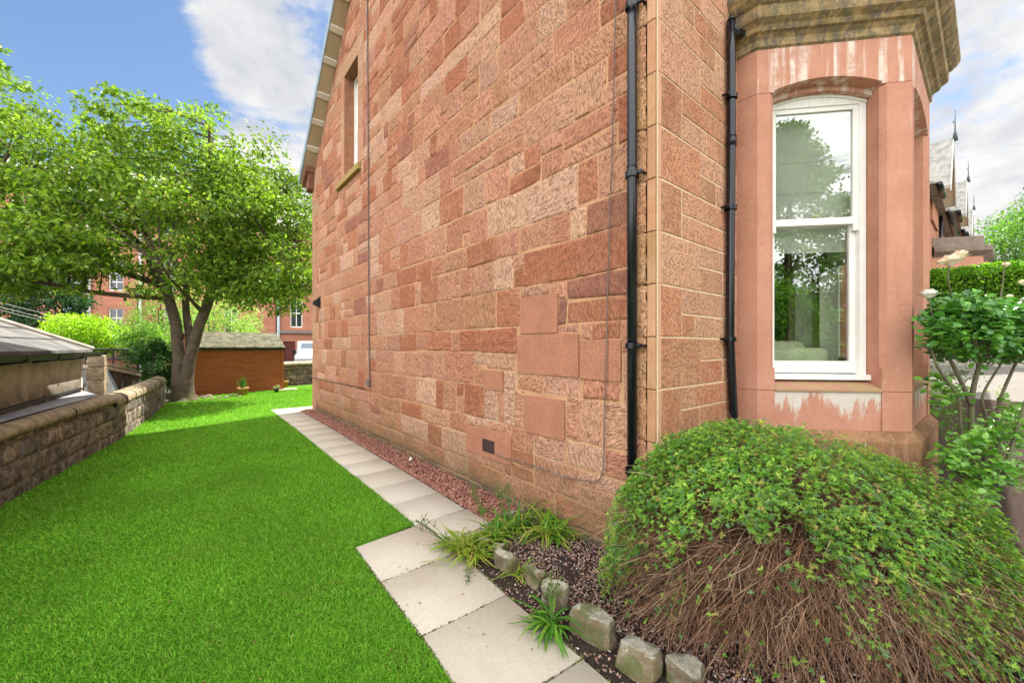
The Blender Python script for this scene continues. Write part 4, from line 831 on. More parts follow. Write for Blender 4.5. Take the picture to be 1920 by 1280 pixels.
# main stems (from the photograph: left upright, right leaning, a thin third behind)
sL = addlimb([TP(-.10, -.05), TP(-.12, .5), TP(-.10, 1.2, .0), TP(-.2, 2.2), TP(-.42, 3.3, -.1), TP(-.75, 4.1, -.2)], .175, .115, 16, 1, .12)
sR = addlimb([TP(.16, -.05), TP(.14, .5), TP(.22, 1.2), TP(.50, 2.2), TP(.74, 3.2, .1), TP(.78, 4.4, .1), TP(.85, 5.5, .2)], .185, .10, 16, 2, .1)
sM = addlimb([TP(.02, .6, .2), TP(.02, 1.6, .25), TP(-.12, 2.6, .3), TP(-.25, 3.8, .5), TP(-.1, 5.4, .8)], .13, .07, 10, 3)
base_mid = addlimb([TP(.03, -.05, -.03), TP(.03, .4, .0), TP(.03, .85, .05)], .30, .12, 16, 7, .10)
for k, (pts, a, b) in enumerate([
    ([TP(-.42, 3.3), TP(-1.5, 3.75, -.5), TP(-2.7, 4.0, -1.0), TP(-4.5, 4.3, -1.8)], .10, .03),
    ([TP(-.75, 4.1), TP(-1.7, 5.2, -.4), TP(-3.0, 6.4, -1.2), TP(-4.6, 7.9, -1.8)], .11, .03),
    ([TP(-.75, 4.1), TP(-1.0, 5.4, -.3), TP(-1.2, 6.9, -.5), TP(-1.6, 8.2, -.4)], .10, .03),
    ([TP(-.3, 3.0), TP(-1.2, 3.0, -1.2), TP(-2.4, 3.3, -2.4), TP(-3.6, 3.7, -3.4)], .08, .02),
    ([TP(.70, 3.0), TP(1.5, 3.55, -.2), TP(2.5, 4.2, -.3), TP(3.4, 4.6, -.2)], .09, .025),
    ([TP(.74, 3.4), TP(1.4, 4.6, .2), TP(2.2, 5.8, .3), TP(2.9, 6.6, .3)], .09, .025),
    ([TP(.85, 5.5), TP(.9, 6.9, .1), TP(.7, 8.2, .1)], .09, .03),
    ([TP(.85, 5.2), TP(1.4, 6.4, -.8), TP(1.7, 7.4, -1.2)], .07, .02),
    ([TP(.6, 2.6), TP(.9, 3.0, -1.0), TP(1.3, 3.5, -2.2)], .07, .02),
    ([TP(.1, 4.8, .6), TP(0, 6.5, 1.6), TP(-.4, 7.8, 2.3)], .06, .02),
    ([TP(-.75, 4.1), TP(-2.0, 5.6, -1.6), TP(-3.6, 6.6, -3.2), TP(-5.0, 7.6, -4.0)], .08, .02)]):
    addlimb(pts, a, b, 8, 10 + k)
g = rng(21); cs = []
allp = np.array([tuple(p) for o, r in lims[4:] for p in o] + [tuple(p) for p in sR[20:]] + [tuple(p) for p in sM[14:]])
def addc(cr, cd, cz, rr, rd, rz, n, zmin=3.0, shell=.55):
    k = 0
    while k < n:
        v = g.normal(size=3); v /= np.linalg.norm(v); rad = shell + (1 - shell) * g.random() if g.random() < .8 else g.random()
        r, d, z = cr + rr*v[0]*rad, cd + rd*v[1]*rad, cz + rz*v[2]*rad
        zz__ = z + .5 * noise.noise((r*.5, d*.5, 3.)); 
        p = TP(r, zz__, d)
        if zz__ < zmin - .5 * (abs(r) > 2.2): continue
        if p.x > -.55 and p.y < 10.2: continue
        cs.append(tuple(p)); k += 1
addc(-.2, -.3, 5.4, 3.6, 3.2, 2.6, 250)
addc(-3.9, -1.8, 5.5, 3.2, 3.0, 3.0, 240)
addc(2.2, .1, 4.5, 1.75, 2.0, 1.9, 95, 2.7)
addc(-1.5, -2.3, 4.6, 3.2, 1.6, 1.5, 60, 3.2)
addc(-5.2, -1.5, 8.3, 2.0, 2.2, 1.1, 50)
addc(-3.2, -2.2, 3.6, 3.4, 1.8, .8, 90, 2.7)
addc(2.2, .2, 3.5, 1.9, 1.6, .8, 60, 2.5)
addc(.6, -.4, 6.6, 2.9, 2.2, 1.5, 80)
addc(2.9, .4, 5.9, 1.2, 1.2, 1.1, 36)
for o, r in lims[4:]:
    for k in range(5):
        q = o[-1 - k*2] + Vector(tuple(g.normal(size=3)*.25)); cs.append(tuple(q))
cs = np.array(cs)
for c in cs[::2]:
    j = ((allp - c)**2).sum(1).argmin(); a = Vector(allp[j]); b = Vector(c); L = (b - a).length
    if L < .25 or L > 3.2: continue
    mid = a.lerp(b, .5) + Vector((0, 0, .1*L)); tk.tube([a, a.lerp(mid, .6), mid, mid.lerp(b, .6), b], [.022, .018, .014, .010, .004], 5, False)
tk.build('trunk', M['bark'], tree, True)
# upright shoots over the top of the crown
sp_ = []
for k in range(70):
    i = g.integers(len(cs)); c = cs[i]
    if c[2] < 6.6: continue
    for q in range(5): sp_.append(c + np.array([g.normal()*.05, g.normal()*.05, .25 + q*.12]))
sp_ = np.repeat(np.array(sp_)[::4], 1, 0); ra_ = np.r_[g.uniform(.36, .66, len(cs)), np.full(len(sp_), .16)]; crown_leaves('crown', np.r_[cs, sp_], ra_, 70, .14, GREENS, tree, 5, [3, 3, 3.5, 2.2, 2.2], flat=.45)
rb = MB()
for k in range(16):
    q = on_z(356 + k*6.5 + R.uniform(-3, 3), 748 - k*.35 + R.uniform(-2, 3), 0); r_ = R.uniform(.05, .13) * (1 if k < 6 else .6)
    rb.hexa([(q.x-r_, q.y-r_*.6, 0), (q.x+r_, q.y-r_*.7, 0), (q.x+r_, q.y+r_*.6, 0), (q.x-r_, q.y+r_*.6, 0), (q.x-r_*.6, q.y-r_*.3, r_*.8), (q.x+r_*.7, q.y-r_*.4, r_*.7), (q.x+r_*.6, q.y+r_*.3, r_*.8), (q.x-r_*.7, q.y+r_*.4, r_*.6)])
tag(rb.build('rubble', simple('root_rubble', (.40, .31, .25), .95, .5), bevel=.01), kind='stuff', label='broken stones lying at the foot of the cherry tree', cat='rubble')
# ------------------------------------------------------------------ trees and shrubs behind
def bush(name, px, py0, py1, D, rx, cols, label, cat, seed, per=60, n=90, size=.12, gz0=0., grp=None, trunk=True, shape=1., tall=None, flat=.8):
    base = at_d(px, 650, D); base.z = gz0; z0 = EYE[2] - (py1 - 650)/747*D; z1 = EYE[2] - (py0 - 650)/747*D
    t = thing(name, tuple(base), label, cat, grp); gg = rng(seed); C = []
    while len(C) < n:
        v = gg.normal(size=3); v /= np.linalg.norm(v); rad = .55 + .45*gg.random(); h = .5 + .5*v[2]*rad
        k = 1. if shape == 1. else (1 - h)**.7 + .08
        p = base + RX*(rx*v[0]*rad*k) + FX*(rx*v[1]*rad*k); C.append((p.x, p.y, z0 + (z1 - z0)*h))
    C = np.array(C); crown_leaves('crown' if trunk else 'foliage', C, np.full(n, rx*.28), per, size, cols, t, seed+1, flat=flat)
    tb = MB().tube([base, base + Vector((.05, 0, (z1-gz0)*.5)), base + Vector((0, .05, (z1-gz0)*.85))], [.05*rx+.02, .035*rx+.02, .01], 8)
    for k in range(7):
        c = C[gg.integers(n)]; tb.tube([base + Vector((0, 0, (z0-gz0)*.6 + .2)), base.lerp(Vector(c), .6) + Vector((0, 0, .2)), Vector(c)], [.03*rx, .02*rx, .006], 6)
    tb.build('trunk', M['bark'], t, True); return t
bush('dark_evergreen', 88, 505, 660, 22, 2.1, [(.018, .055, .022), (.025, .075, .025), (.035, .10, .03)], 'dark bluish-green evergreen tree standing in front of the red tenement', 'tree', 31, 70, 120, .2)
bush('golden_bush', 168, 590, 665, 16, 1.35, [(.30, .50, .02), (.22, .42, .015), (.40, .55, .05)], 'bright yellow-green rounded bush lit by the sun above the outbuilding roof', 'bush', 33, 80, 90, .12)
bush('dark_shrub', 285, 640, 735, 12.6, .75, [(.03, .09, .015), (.045, .13, .02), (.02, .06, .012)], 'dark green shrub leaning over the low wall left of the cherry trunk', 'shrub', 35, 90, 70, .09)
bush('light_green_shrub', 268, 600, 680, 15.5, .9, [(.16, .33, .05), (.11, .26, .03), (.25, .42, .08)], 'light green shrub behind the dark one, left of the cherry trunk', 'shrub', 37, 90, 60, .10)
bush('willow_tree', 400, 548, 690, 19.5, 2.1, [(.26, .42, .10), (.20, .36, .07), (.34, .48, .15)], 'pale green airy tree rising behind the shed roof', 'tree', 39, 90, 130, .11)
bush('pale_tree', 300, 520, 660, 24, 1.7, [(.22, .38, .06), (.16, .32, .05)], 'pale yellow-green tree glimpsed between the cherry stems', 'tree', 41, 60, 80, .14)
tr_ = thing('trampoline', tuple(at_d(215, 690, 13.2)), 'black trampoline netting and rim seen past the stone coping', 'trampoline'); c = at_d(212, 655, 13.2); c.z = 0
pts = [c + RX*(.85*math.cos(a)) + FX*(.85*math.sin(a)) for a in [2*math.pi*i/24 for i in range(25)]]
MB().tube([p + Vector((0, 0, 1.50)) for p in pts], .02, 6).build('rim', M['black'], tr_)
m = NM('netting'); q = m.n('ShaderNodeMixShader'); q.inputs[0].default_value = .4; ts = m.n('ShaderNodeBsdfTransparent'); df = m.n('ShaderNodeBsdfDiffuse'); df.inputs[0].default_value = (.02, .02, .02, 1); m.l(ts.outputs[0], q.inputs[1]); m.l(df.outputs[0], q.inputs[2]); m.l(q.outputs[0], m.o.inputs[0])
MB().sweep([(p.x, p.y) for p in pts], [(0, .8), (0, 1.5)]).build('net', m.m, tr_)
for i in range(0, 24, 3): MB().tube([pts[i] + Vector((0, 0, .0)), pts[i] + Vector((0, 0, 1.52))], .018, 6).build('pole', M['black'], tr_)
# ------------------------------------------------------------------ tenements
def facade(name, pa, pb, h, depth, label, wins, extras=None, mat='tenement', zb=0.):
    """pa, pb: plan points left and right; wins: (u0,u1,z0,z1,nx,nz)"""
    t = thing(name, (pa.x, pa.y, zb), label, 'building'); P = Vector((pa.x, pa.y)); Q = Vector((pb.x, pb.y)); tt = (Q-P).normalized(); nn = Vector((tt.y, -tt.x)); L = (Q-P).length
    def W3(u, d, z): p = P + tt*u + nn*d; return Vector((p.x, p.y, z + zb))
    us = sorted({0., L} | {w[0] for w in wins} | {w[1] for w in wins}); zs_ = sorted({-.5, h} | {w[2] for w in wins} | {w[3] for w in wins}); mb = MB()
    for ua, ub in zip(us, us[1:]):
        for za, zb_ in zip(zs_, zs_[1:]):
            if any(w[0] <= ua + .001 and ub <= w[1] + .001 and w[2] <= za + .001 and zb_ <= w[3] + .001 for w in wins): continue
            mb.add([W3(ua,0,za), W3(ub,0,za), W3(ub,0,zb_), W3(ua,0,zb_)], [(0,1,2,3)])
    for w in wins:
        a, b, c_, d = w[:4]
        mb.add([W3(a,0,c_), W3(b,0,c_), W3(b,-.25,c_), W3(a,-.25,c_), W3(a,0,d), W3(b,0,d), W3(b,-.25,d), W3(a,-.25,d)], [(0,1,2,3), (7,6,5,4), (0,3,7,4), (1,5,6,2)])
    mb.add([W3(0,0,-.5), W3(L,0,-.5), W3(L,-depth,-.5), W3(0,-depth,-.5), W3(0,0,h), W3(L,0,h), W3(L,-depth,h), W3(0,-depth,h)], [(1,2,6,5), (2,3,7,6), (3,0,4,7)])
    mb.build('wall', M[mat], t)
    MB().add([W3(-.3,.35,h), W3(L+.3,.35,h), W3(L+.3,-depth/2,h+2.6), W3(-.3,-depth/2,h+2.6), W3(L+.3,-depth,h), W3(-.3,-depth,h)], [(0,1,2,3), (3,2,4,5), (0,3,5), (1,4,2), (0,5,4,1)]).build('roof', M['slate'], t)
    for w in wins:
        a, b, c_, d = w[:4]; nx_, nz_ = w[4:6]
        if nx_ == 0:
            MB().hexa([W3(a,-.1,c_), W3(b,-.1,c_), W3(b,-.2,c_), W3(a,-.2,c_), W3(a,-.1,d-.35), W3(b,-.1,d-.35), W3(b,-.2,d-.35), W3(a,-.2,d-.35)]).hexa([W3(a,-.08,d-.35), W3(b,-.08,d-.35), W3(b,-.2,d-.35), W3(a,-.2,d-.35), W3(a,-.08,d), W3(b,-.08,d), W3(b,-.2,d), W3(a,-.2,d)]).build('door', M['door'], t); continue
        f = MB(); bar = .07
        def bx(u0, u1, z0, z1, d0=-.2, d1=-.1): f.hexa([W3(u0,d1,z0), W3(u1,d1,z0), W3(u1,d0,z0), W3(u0,d0,z0), W3(u0,d1,z1), W3(u1,d1,z1), W3(u1,d0,z1), W3(u0,d0,z1)])
        bx(a, a+bar, c_, d); bx(b-bar, b, c_, d); bx(a+bar, b-bar, c_, c_+bar*1.2); bx(a+bar, b-bar, d-bar, d); 
        for i in range(1, nx_): u = a + (b-a)*i/nx_; bx(u-.025, u+.025, c_+bar, d-bar, -.19, -.11)
        for i in range(1, nz_): z_ = c_ + (d-c_)*i/nz_; bx(a+bar, b-bar, z_-.035, z_+.035, -.185, -.105)
        fo = f.build('window', M['white'], t); MB().hexa([W3(a,-.16,c_), W3(b,-.16,c_), W3(b,-.17,c_), W3(a,-.17,c_), W3(a,-.16,d), W3(b,-.16,d), W3(b,-.17,d), W3(a,-.17,d)]).build('pane', M['darkglass'], fo)
    return t, W3, L
# rear range behind the shed (string course, door, window)
D1 = 26.5; pa = at_d(452, 650, 25.5); pb = at_d(760, 650, 29.5)
L_ = (pb - pa).length
def uof(px, pa, pb):
    d = ray(px, 650); A2 = np.array([[d.x, -(pb-pa).x], [d.y, -(pb-pa).y]]); s = np.linalg.solve(A2, np.array([pa.x - EV.x, pa.y - EV.y])); return float(s[1] * (pb-pa).length), float(s[0])
def zof(px, py, pa, pb): u, D = uof(px, pa, pb); return EYE[2] - (py-650)/747*D
U = lambda px: uof(px, pa, pb)[0]; Z = lambda px, py: zof(px, py, pa, pb)
wl = [(U(543.5), U(567), Z(555, 614), Z(555, 560), 2, 2), (U(531), U(553.5), -.5, Z(540, 640), 0, 0), (U(480), U(500), Z(490, 560), Z(490, 505), 2, 2), (U(600), U(625), Z(610, 614), Z(610, 560), 2, 2)]
t, W3, L = facade('rear_range', pa, pb, 9.5, 8, 'lower red sandstone range with maroon door and ledge seen right of the shed', wl)
MB().hexa([W3(U(526),.12,Z(555,625)), W3(L,.12,Z(555,625)), W3(L,-.05,Z(555,625)), W3(U(526),-.05,Z(555,625)), W3(U(526),.14,Z(555,620)), W3(L,.14,Z(555,620)), W3(L,-.05,Z(555,620)), W3(U(526),-.05,Z(555,620))]).build('string_course', simple('grey_ledge', (.25, .22, .2), .9), t)
MB().tube([W3(U(522.5),.09,-.3), W3(U(522.5),.09,9.4)], .09, 10).build('downpipe', simple('pale_blue_pipe', (.55, .62, .66), .5), t)
MB().tube([W3(U(519),.07,-.3), W3(U(519),.07,9.4)], .05, 8).build('downpipe', M['pipe'], t)
pa = at_d(-260, 650, 27); pb = at_d(450, 650, 33); wl = []
for px in (-200, -90, 20, 203, 306, 420):
    for (y1, y0) in ((650, 578), (545, 478), (440, 372)):
        wl.append((U(px), U(px + (28 if px == 203 else 26)), Z(px+13, y1), Z(px+13, y0), 2, 4 if px == 203 else 3))
t, W3, L = facade('tenement', pa, pb, 14.5, 10, 'tall red sandstone tenement with white sash windows behind the cherry tree', wl)
for px, w_ in ((265, .10), (161, .10), (169, .12)):
    MB().tube([W3(U(px),.12,-.3), W3(U(px),.12,14.4)], w_, 10).build('downpipe', simple('white_downpipe', (.7, .7, .68), .5) if px != 161 else simple('pink_downpipe', (.6, .35, .28), .5), t)
MB().tube([W3(U(261),.12,-.3), W3(U(261),.12,6)], .08, 10).build('downpipe', M['pipe'], t)
MB().hexa([W3(U(128),.5,-.4), W3(U(158),.5,-.4), W3(U(158),0,-.4), W3(U(128),0,-.4), W3(U(128),.5,Z(140,520)), W3(U(158),.5,Z(140,520)), W3(U(158),0,Z(140,520)), W3(U(128),0,Z(140,520))]).build('stair_bay', simple('grey_cladding', (.45, .48, .55), .7), t)
MB().hexa([W3(0,.1,Z(250,672)), W3(L,.1,Z(250,672)), W3(L,-.05,Z(250,672)), W3(0,-.05,Z(250,672)), W3(0,.1,Z(250,666)), W3(L,.1,Z(250,666)), W3(L,-.05,Z(250,666)), W3(0,-.05,Z(250,666))]).build('string_course', simple('grey_ledge2', (.25, .2, .2), .9), t)
# overhead wires
for k, (ya, yb) in enumerate(((562, 600), (570, 609), (577, 613))):
    a = at_d(-160, ya - 40, 16); b = at_d(330, yb + 30, 28); pts = [a.lerp(b, i/14) - Vector((0, 0, .35*4*(i/14)*(1-i/14))) for i in range(15)]
    tag(MB().tube(pts, .013, 5).build('overhead_wire', simple('cable_sheath', (.5, .5, .5), .5)), ['uppermost of the three pale wires crossing the dark evergreen', 'middle one of the three pale wires crossing the dark evergreen', 'lowest of the three pale wires crossing the dark evergreen'][k], 'wire', 'overhead wires crossing the left gardens')
# white van parked beyond the back wall
vn = thing('parked_van', tuple(at_d(590, 694, 21.5)), 'white van parked beyond the rear garden wall, its windscreen towards us', 'van')
c = at_d(590, 650, 21.6); c.z = .0; vf = ray(585, 650).normalized(); vr_ = Vector((vf.y, -vf.x, 0))
def VN(u, d, z): return c + vr_*u + vf*d + Vector((0, 0, z))
prof = [(0, .35), (0, .95), (.12, 1.12), (.75, 1.22), (1.35, 1.82), (1.6, 1.90), (4.6, 1.92), (4.7, .4)]   # depth, z
mb = MB(); n0 = len(prof)
for (u, ins) in ((-.98, .10), (-.92, 0), (.92, 0), (.98, .10)):
    for i, (d, z) in enumerate(prof): 
        k = (1 if abs(u) < .95 else .97); mb.v.append(tuple(VN((u if z < 1.2 else u*.9), d + (ins if d < 2 else -ins), z - (ins*.3 if z > .5 else -ins*.3))))
for j in range(3):
    for i in range(n0): a = j*n0+i; b = j*n0+(i+1) % n0; mb.f.append((a, b, b+n0, a+n0))
mb.f += [tuple(range(n0))[::-1], tuple(range(3*n0, 4*n0))]; mb.build('body', M['vanpaint'], vn, bevel=.02)
MB().hexa([VN(-.74, .80, 1.255), VN(.74, .80, 1.255), VN(.70, .84, 1.24), VN(-.70, .84, 1.24), VN(-.66, 1.30, 1.79), VN(.66, 1.30, 1.79), VN(.62, 1.36, 1.76), VN(-.62, 1.36, 1.76)]).build('windscreen', simple('sky_glass', (.10, .13, .16), .15, .1, spec=.5), vn)
for sgn in (-1, 1):
    MB().hexa([VN(sgn*.62-.17, -.02, .80), VN(sgn*.62+.17, -.02, .80), VN(sgn*.62+.17, .05, .80), VN(sgn*.62-.17, .05, .80), VN(sgn*.62-.15, .03, 1.0), VN(sgn*.62+.17, .03, 1.02), VN(sgn*.62+.17, .1, 1.02), VN(sgn*.62-.15, .1, 1.0)]).build('headlight', simple('headlight_glass', (.35, .42, .5), .15, spec=.8), vn, bevel=.01)
    MB().hexa([VN(sgn*1.02-.1, .82, 1.2), VN(sgn*1.02+.1, .82, 1.2), VN(sgn*1.02+.1, .92, 1.2), VN(sgn*1.02-.1, .92, 1.2), VN(sgn*1.02-.1, .82, 1.42), VN(sgn*1.02+.1, .82, 1.42), VN(sgn*1.02+.1, .92, 1.42), VN(sgn*1.02-.1, .92, 1.42)]).build('wing_mirror', M['black'], vn, bevel=.02)
    for d in (.8, 3.8): MB().tube([VN(sgn*.95, d, .33), VN(sgn*.75, d, .33)], .33, 20).build('wheel', M['black'], vn)
MB().hexa([VN(-.3, -.015, .62), VN(.3, -.015, .62), VN(.3, .03, .62), VN(-.3, .03, .62), VN(-.3, -.01, .78), VN(.3, -.01, .78), VN(.3, .03, .78), VN(-.3, .03, .78)]).build('grille', M['black'], vn)
# ------------------------------------------------------------------ terrace further along
def terrace_house(x0, y0, zb, label, L=8.5, apex=1.6):
    t = thing('terraced_house', (x0, y0, zb), label, 'house', 'sandstone houses further along the terrace')
    ze = zb + 5.3
    MB().box((x0, y0, zb-1.5), (x0+L, y0+8, ze)).build('wall', M['terrace'], t)
    mb = MB()
    for k in range(15): mb.box((x0-.01 + (0), y0-.012, zb-1 + k*.42), (x0 + (.45 if k % 2 else .3), y0+.3, zb-1 + k*.42+.41))
    mb.build('quoins', simple('grey_quoins', (.36, .27, .19), .9), t)
    rf = MB().extr([(x0-.2, y0-.25, ze), (x0-.2, y0+4, ze+3.2), (x0-.2, y0+8.2, ze)], (L+.3, 0, 0)).build('roof', M['slate'], t)
    # gablet facing the front, barge boards and finial
    a = x0 + apex; w = 1.05; zg = ze + .35
    MB().extr([(a-w, y0-.06, zg-1.0), (a+w, y0-.06, zg-1.0), (a+w, y0-.06, zg+.1), (a, y0-.06, zg+1.55), (a-w, y0-.06, zg+.1)], (0, 2.2, 0)).build('dormer', M['terrace'], t)
    for s in (-1, 1):
        o = Vector((a + s*(w+.25), y0-.45, zg-.15)); p = Vector((a, y0-.45, zg+1.72)); up = Vector((0, 0, .08))
        MB().extr([o, p, p + Vector((0, 3.2, 0)), o + Vector((0, 3.2, 0))], up).build('dormer_roof', M['slate'], t)
        MB().extr([o + Vector((0, -.03, -.1)), p + Vector((0, -.03, -.14)), p + Vector((0, -.03, .1)), o + Vector((0, -.03, .1))], (0, .028, 0)).build('bargeboard', simple('pale_bargeboard', (.52, .52, .47), .6), t)
        MB().extr([o + Vector((0, 0, -.015)), p + Vector((0, 0, -.015)), p + Vector((0, .48, -.015)), o + Vector((0, .48, -.015))], (0, 0, .012)).build('soffit', M['soffit'], t)
    MB().tube([(a, y0-.5, zg+1.7), (a, y0-.5, zg+1.95), (a, y0-.5, zg+2.0), (a, y0-.5, zg+2.7)], [.07, .04, .018, .010], 8).box((a-.08, y0-.47, zg+2.32), (a+.08, y0-.45, zg+2.35)).build('finial', simple('lead_finial', (.06, .08, .09), .5), t, True)
    MB().tube([(x0-.1, y0-.3, ze-.02), (a-w-.1, y0-.3, ze-.02)], .075, 10).tube([(a+w+.1, y0-.3, ze-.02), (x0+L, y0-.3, ze-.02)], .075, 10).tube([(a+w+.3, y0-.1, ze-.05), (a+w+.3, y0-.1, zb)], .05, 8).build('gutter', M['pipe'], t, True)
    bx0 = x0 + 2.2
    ln = [(bx0, y0), (bx0+.1, y0-.2), (bx0+.8, y0-1.1), (bx0+2.4, y0-1.1), (bx0+3.1, y0-.2), (bx0+3.2, y0)]
    b = MB().sweep(ln, [(0, zb-1), (0, zb+1.3)]).sweep(ln, [(0, zb+3.05), (0, zb+3.5)])
    for i in range(5):
        P, Q = Vector(ln[i]), Vector(ln[i+1]); f = Face(P, Q)
        if f.L < .3: f.box(b, 0, f.L, -.1, 0, zb+1.3, zb+3.05); continue
        f.box(b, 0, .16, -.15, 0, zb+1.3, zb+3.05); f.box(b, f.L-.16, f.L, -.15, 0, zb+1.3, zb+3.05)
    b.build('bay_wall', M['bay'], t)
    MB().sweep(ln, [(-.5, zb+3.5), (.0, zb+3.5), (.2, zb+3.65), (.22, zb+3.8), (.02, zb+3.86), (.02, zb+4.15), (-.5, zb+4.16)]).build('bay_cornice', simple('dark_cornice', (.22, .17, .13), .9), t)
    fr = MB(); pn = MB()
    for i in (1, 2, 3):
        f = Face(ln[i], ln[i+1])
        for q in ((.16, .24), (f.L-.24, f.L-.16)): f.box(fr, q[0], q[1], -.14, -.08, zb+1.3, zb+3.05)
        f.box(fr, .24, f.L-.24, -.14, -.08, zb+2.1, zb+2.18); f.box(fr, .24, f.L-.24, -.14, -.08, zb+2.98, zb+3.05); f.box(pn, .24, f.L-.24, -.12, -.11, zb+1.3, zb+3.05)
    fo = fr.build('bay_window', M['white'], t); pn.build('pane', M['darkglass'], fo)
    return t
terrace_house(14.6, -.2, 1.05, 'nearest neighbouring sandstone house with finialled gablet beyond the hedge', 8.8, 2.6)
terrace_house(23.6, -.25, 2.2, 'second house along the terrace, its gablet just behind the nearest one', 8.8, 3.2)
terrace_house(32.6, -.25, 2.9, 'farthest terrace house, only its grey roof showing above the trees', 8.8, 3.6)
# ------------------------------------------------------------------ hedge, trees at the right
hd = thing('clipped_hedge', (13.5, -1.5, gz(13.5, -1.5)), 'bright clipped green hedge across the neighbouring front garden at the right', 'hedge')
g = rng(55); n = 30000; zb = gz(13.5, 0) + .25
def boxleaves(n, x0, x1, y0, y1, z0, z1, g):
    f = g.random(n); P = np.c_[g.uniform(x0, x1, n), g.uniform(y0, y1, n), g.uniform(z0, z1, n)]; s = g.random(n); sh = g.random(n)**3 * .18
    k = s < .5; P[k, 0] = x0 + sh[k]; k = (s >= .5) & (s < .85); P[k, 2] = z1 - sh[k]; k = s >= .85; P[k, 1] = y0 + sh[k]
    P += np.array([[noise.noise((p[1]*1.6, p[2]*1.6, 0))*.09, 0, noise.noise((p[0]*1.5, p[1]*1.5, 4))*.07] for p in P]); return P
P = boxleaves(n, 13.2, 14.6, -5.2, -.1, zb, 3.66, g); N_ = unit(g.normal(size=(n, 3)) + np.array([-.4, -.2, .8])); T_ = unit(g.normal(size=(n, 3)) + np.array([-.3, 0, .5])); N_ = unit(N_ - T_*(N_*T_).sum(1, keepdims=True)); L = g.uniform(.05, .09, n)
Vv, Ff = quads_leaf(P, N_, T_, L, L*.6, .2, .1); np_mesh('foliage', Vv, Ff, M['leaf'], hd, np.repeat(leafcol(g, n, [(.17, .37, .015), (.12, .28, .012), (.24, .45, .03), (.06, .15, .01)]), 5, 0))
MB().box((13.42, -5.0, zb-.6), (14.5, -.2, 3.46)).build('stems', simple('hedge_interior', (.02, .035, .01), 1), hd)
bush('street_tree', 1885, 400, 560, 30, 2.6, [(.10, .24, .02), (.14, .30, .03), (.06, .16, .02)], 'leafy tree above the hedge at the right edge, lower crown nearer the houses', 'tree', 61, 70, 130, .2, 4.)
bush('street_tree', 1990, 330, 560, 26, 3.2, [(.10, .24, .03), (.16, .30, .05), (.06, .16, .02)], 'taller leafy tree partly cut off by the right edge of the picture', 'tree', 63, 70, 150, .2, 4.)
kb = MB(); kb.box((12.2, -4.5, gz(12.2,-2)-.2), (12.45, -.2, gz(12.2,-2)+.16)); tag(kb.build('kerb', simple('pale_kerb', (.42, .40, .36), .9), bevel=.02), 'long low pale kerb at the foot of the hedge, right of the bay', 'kerb')
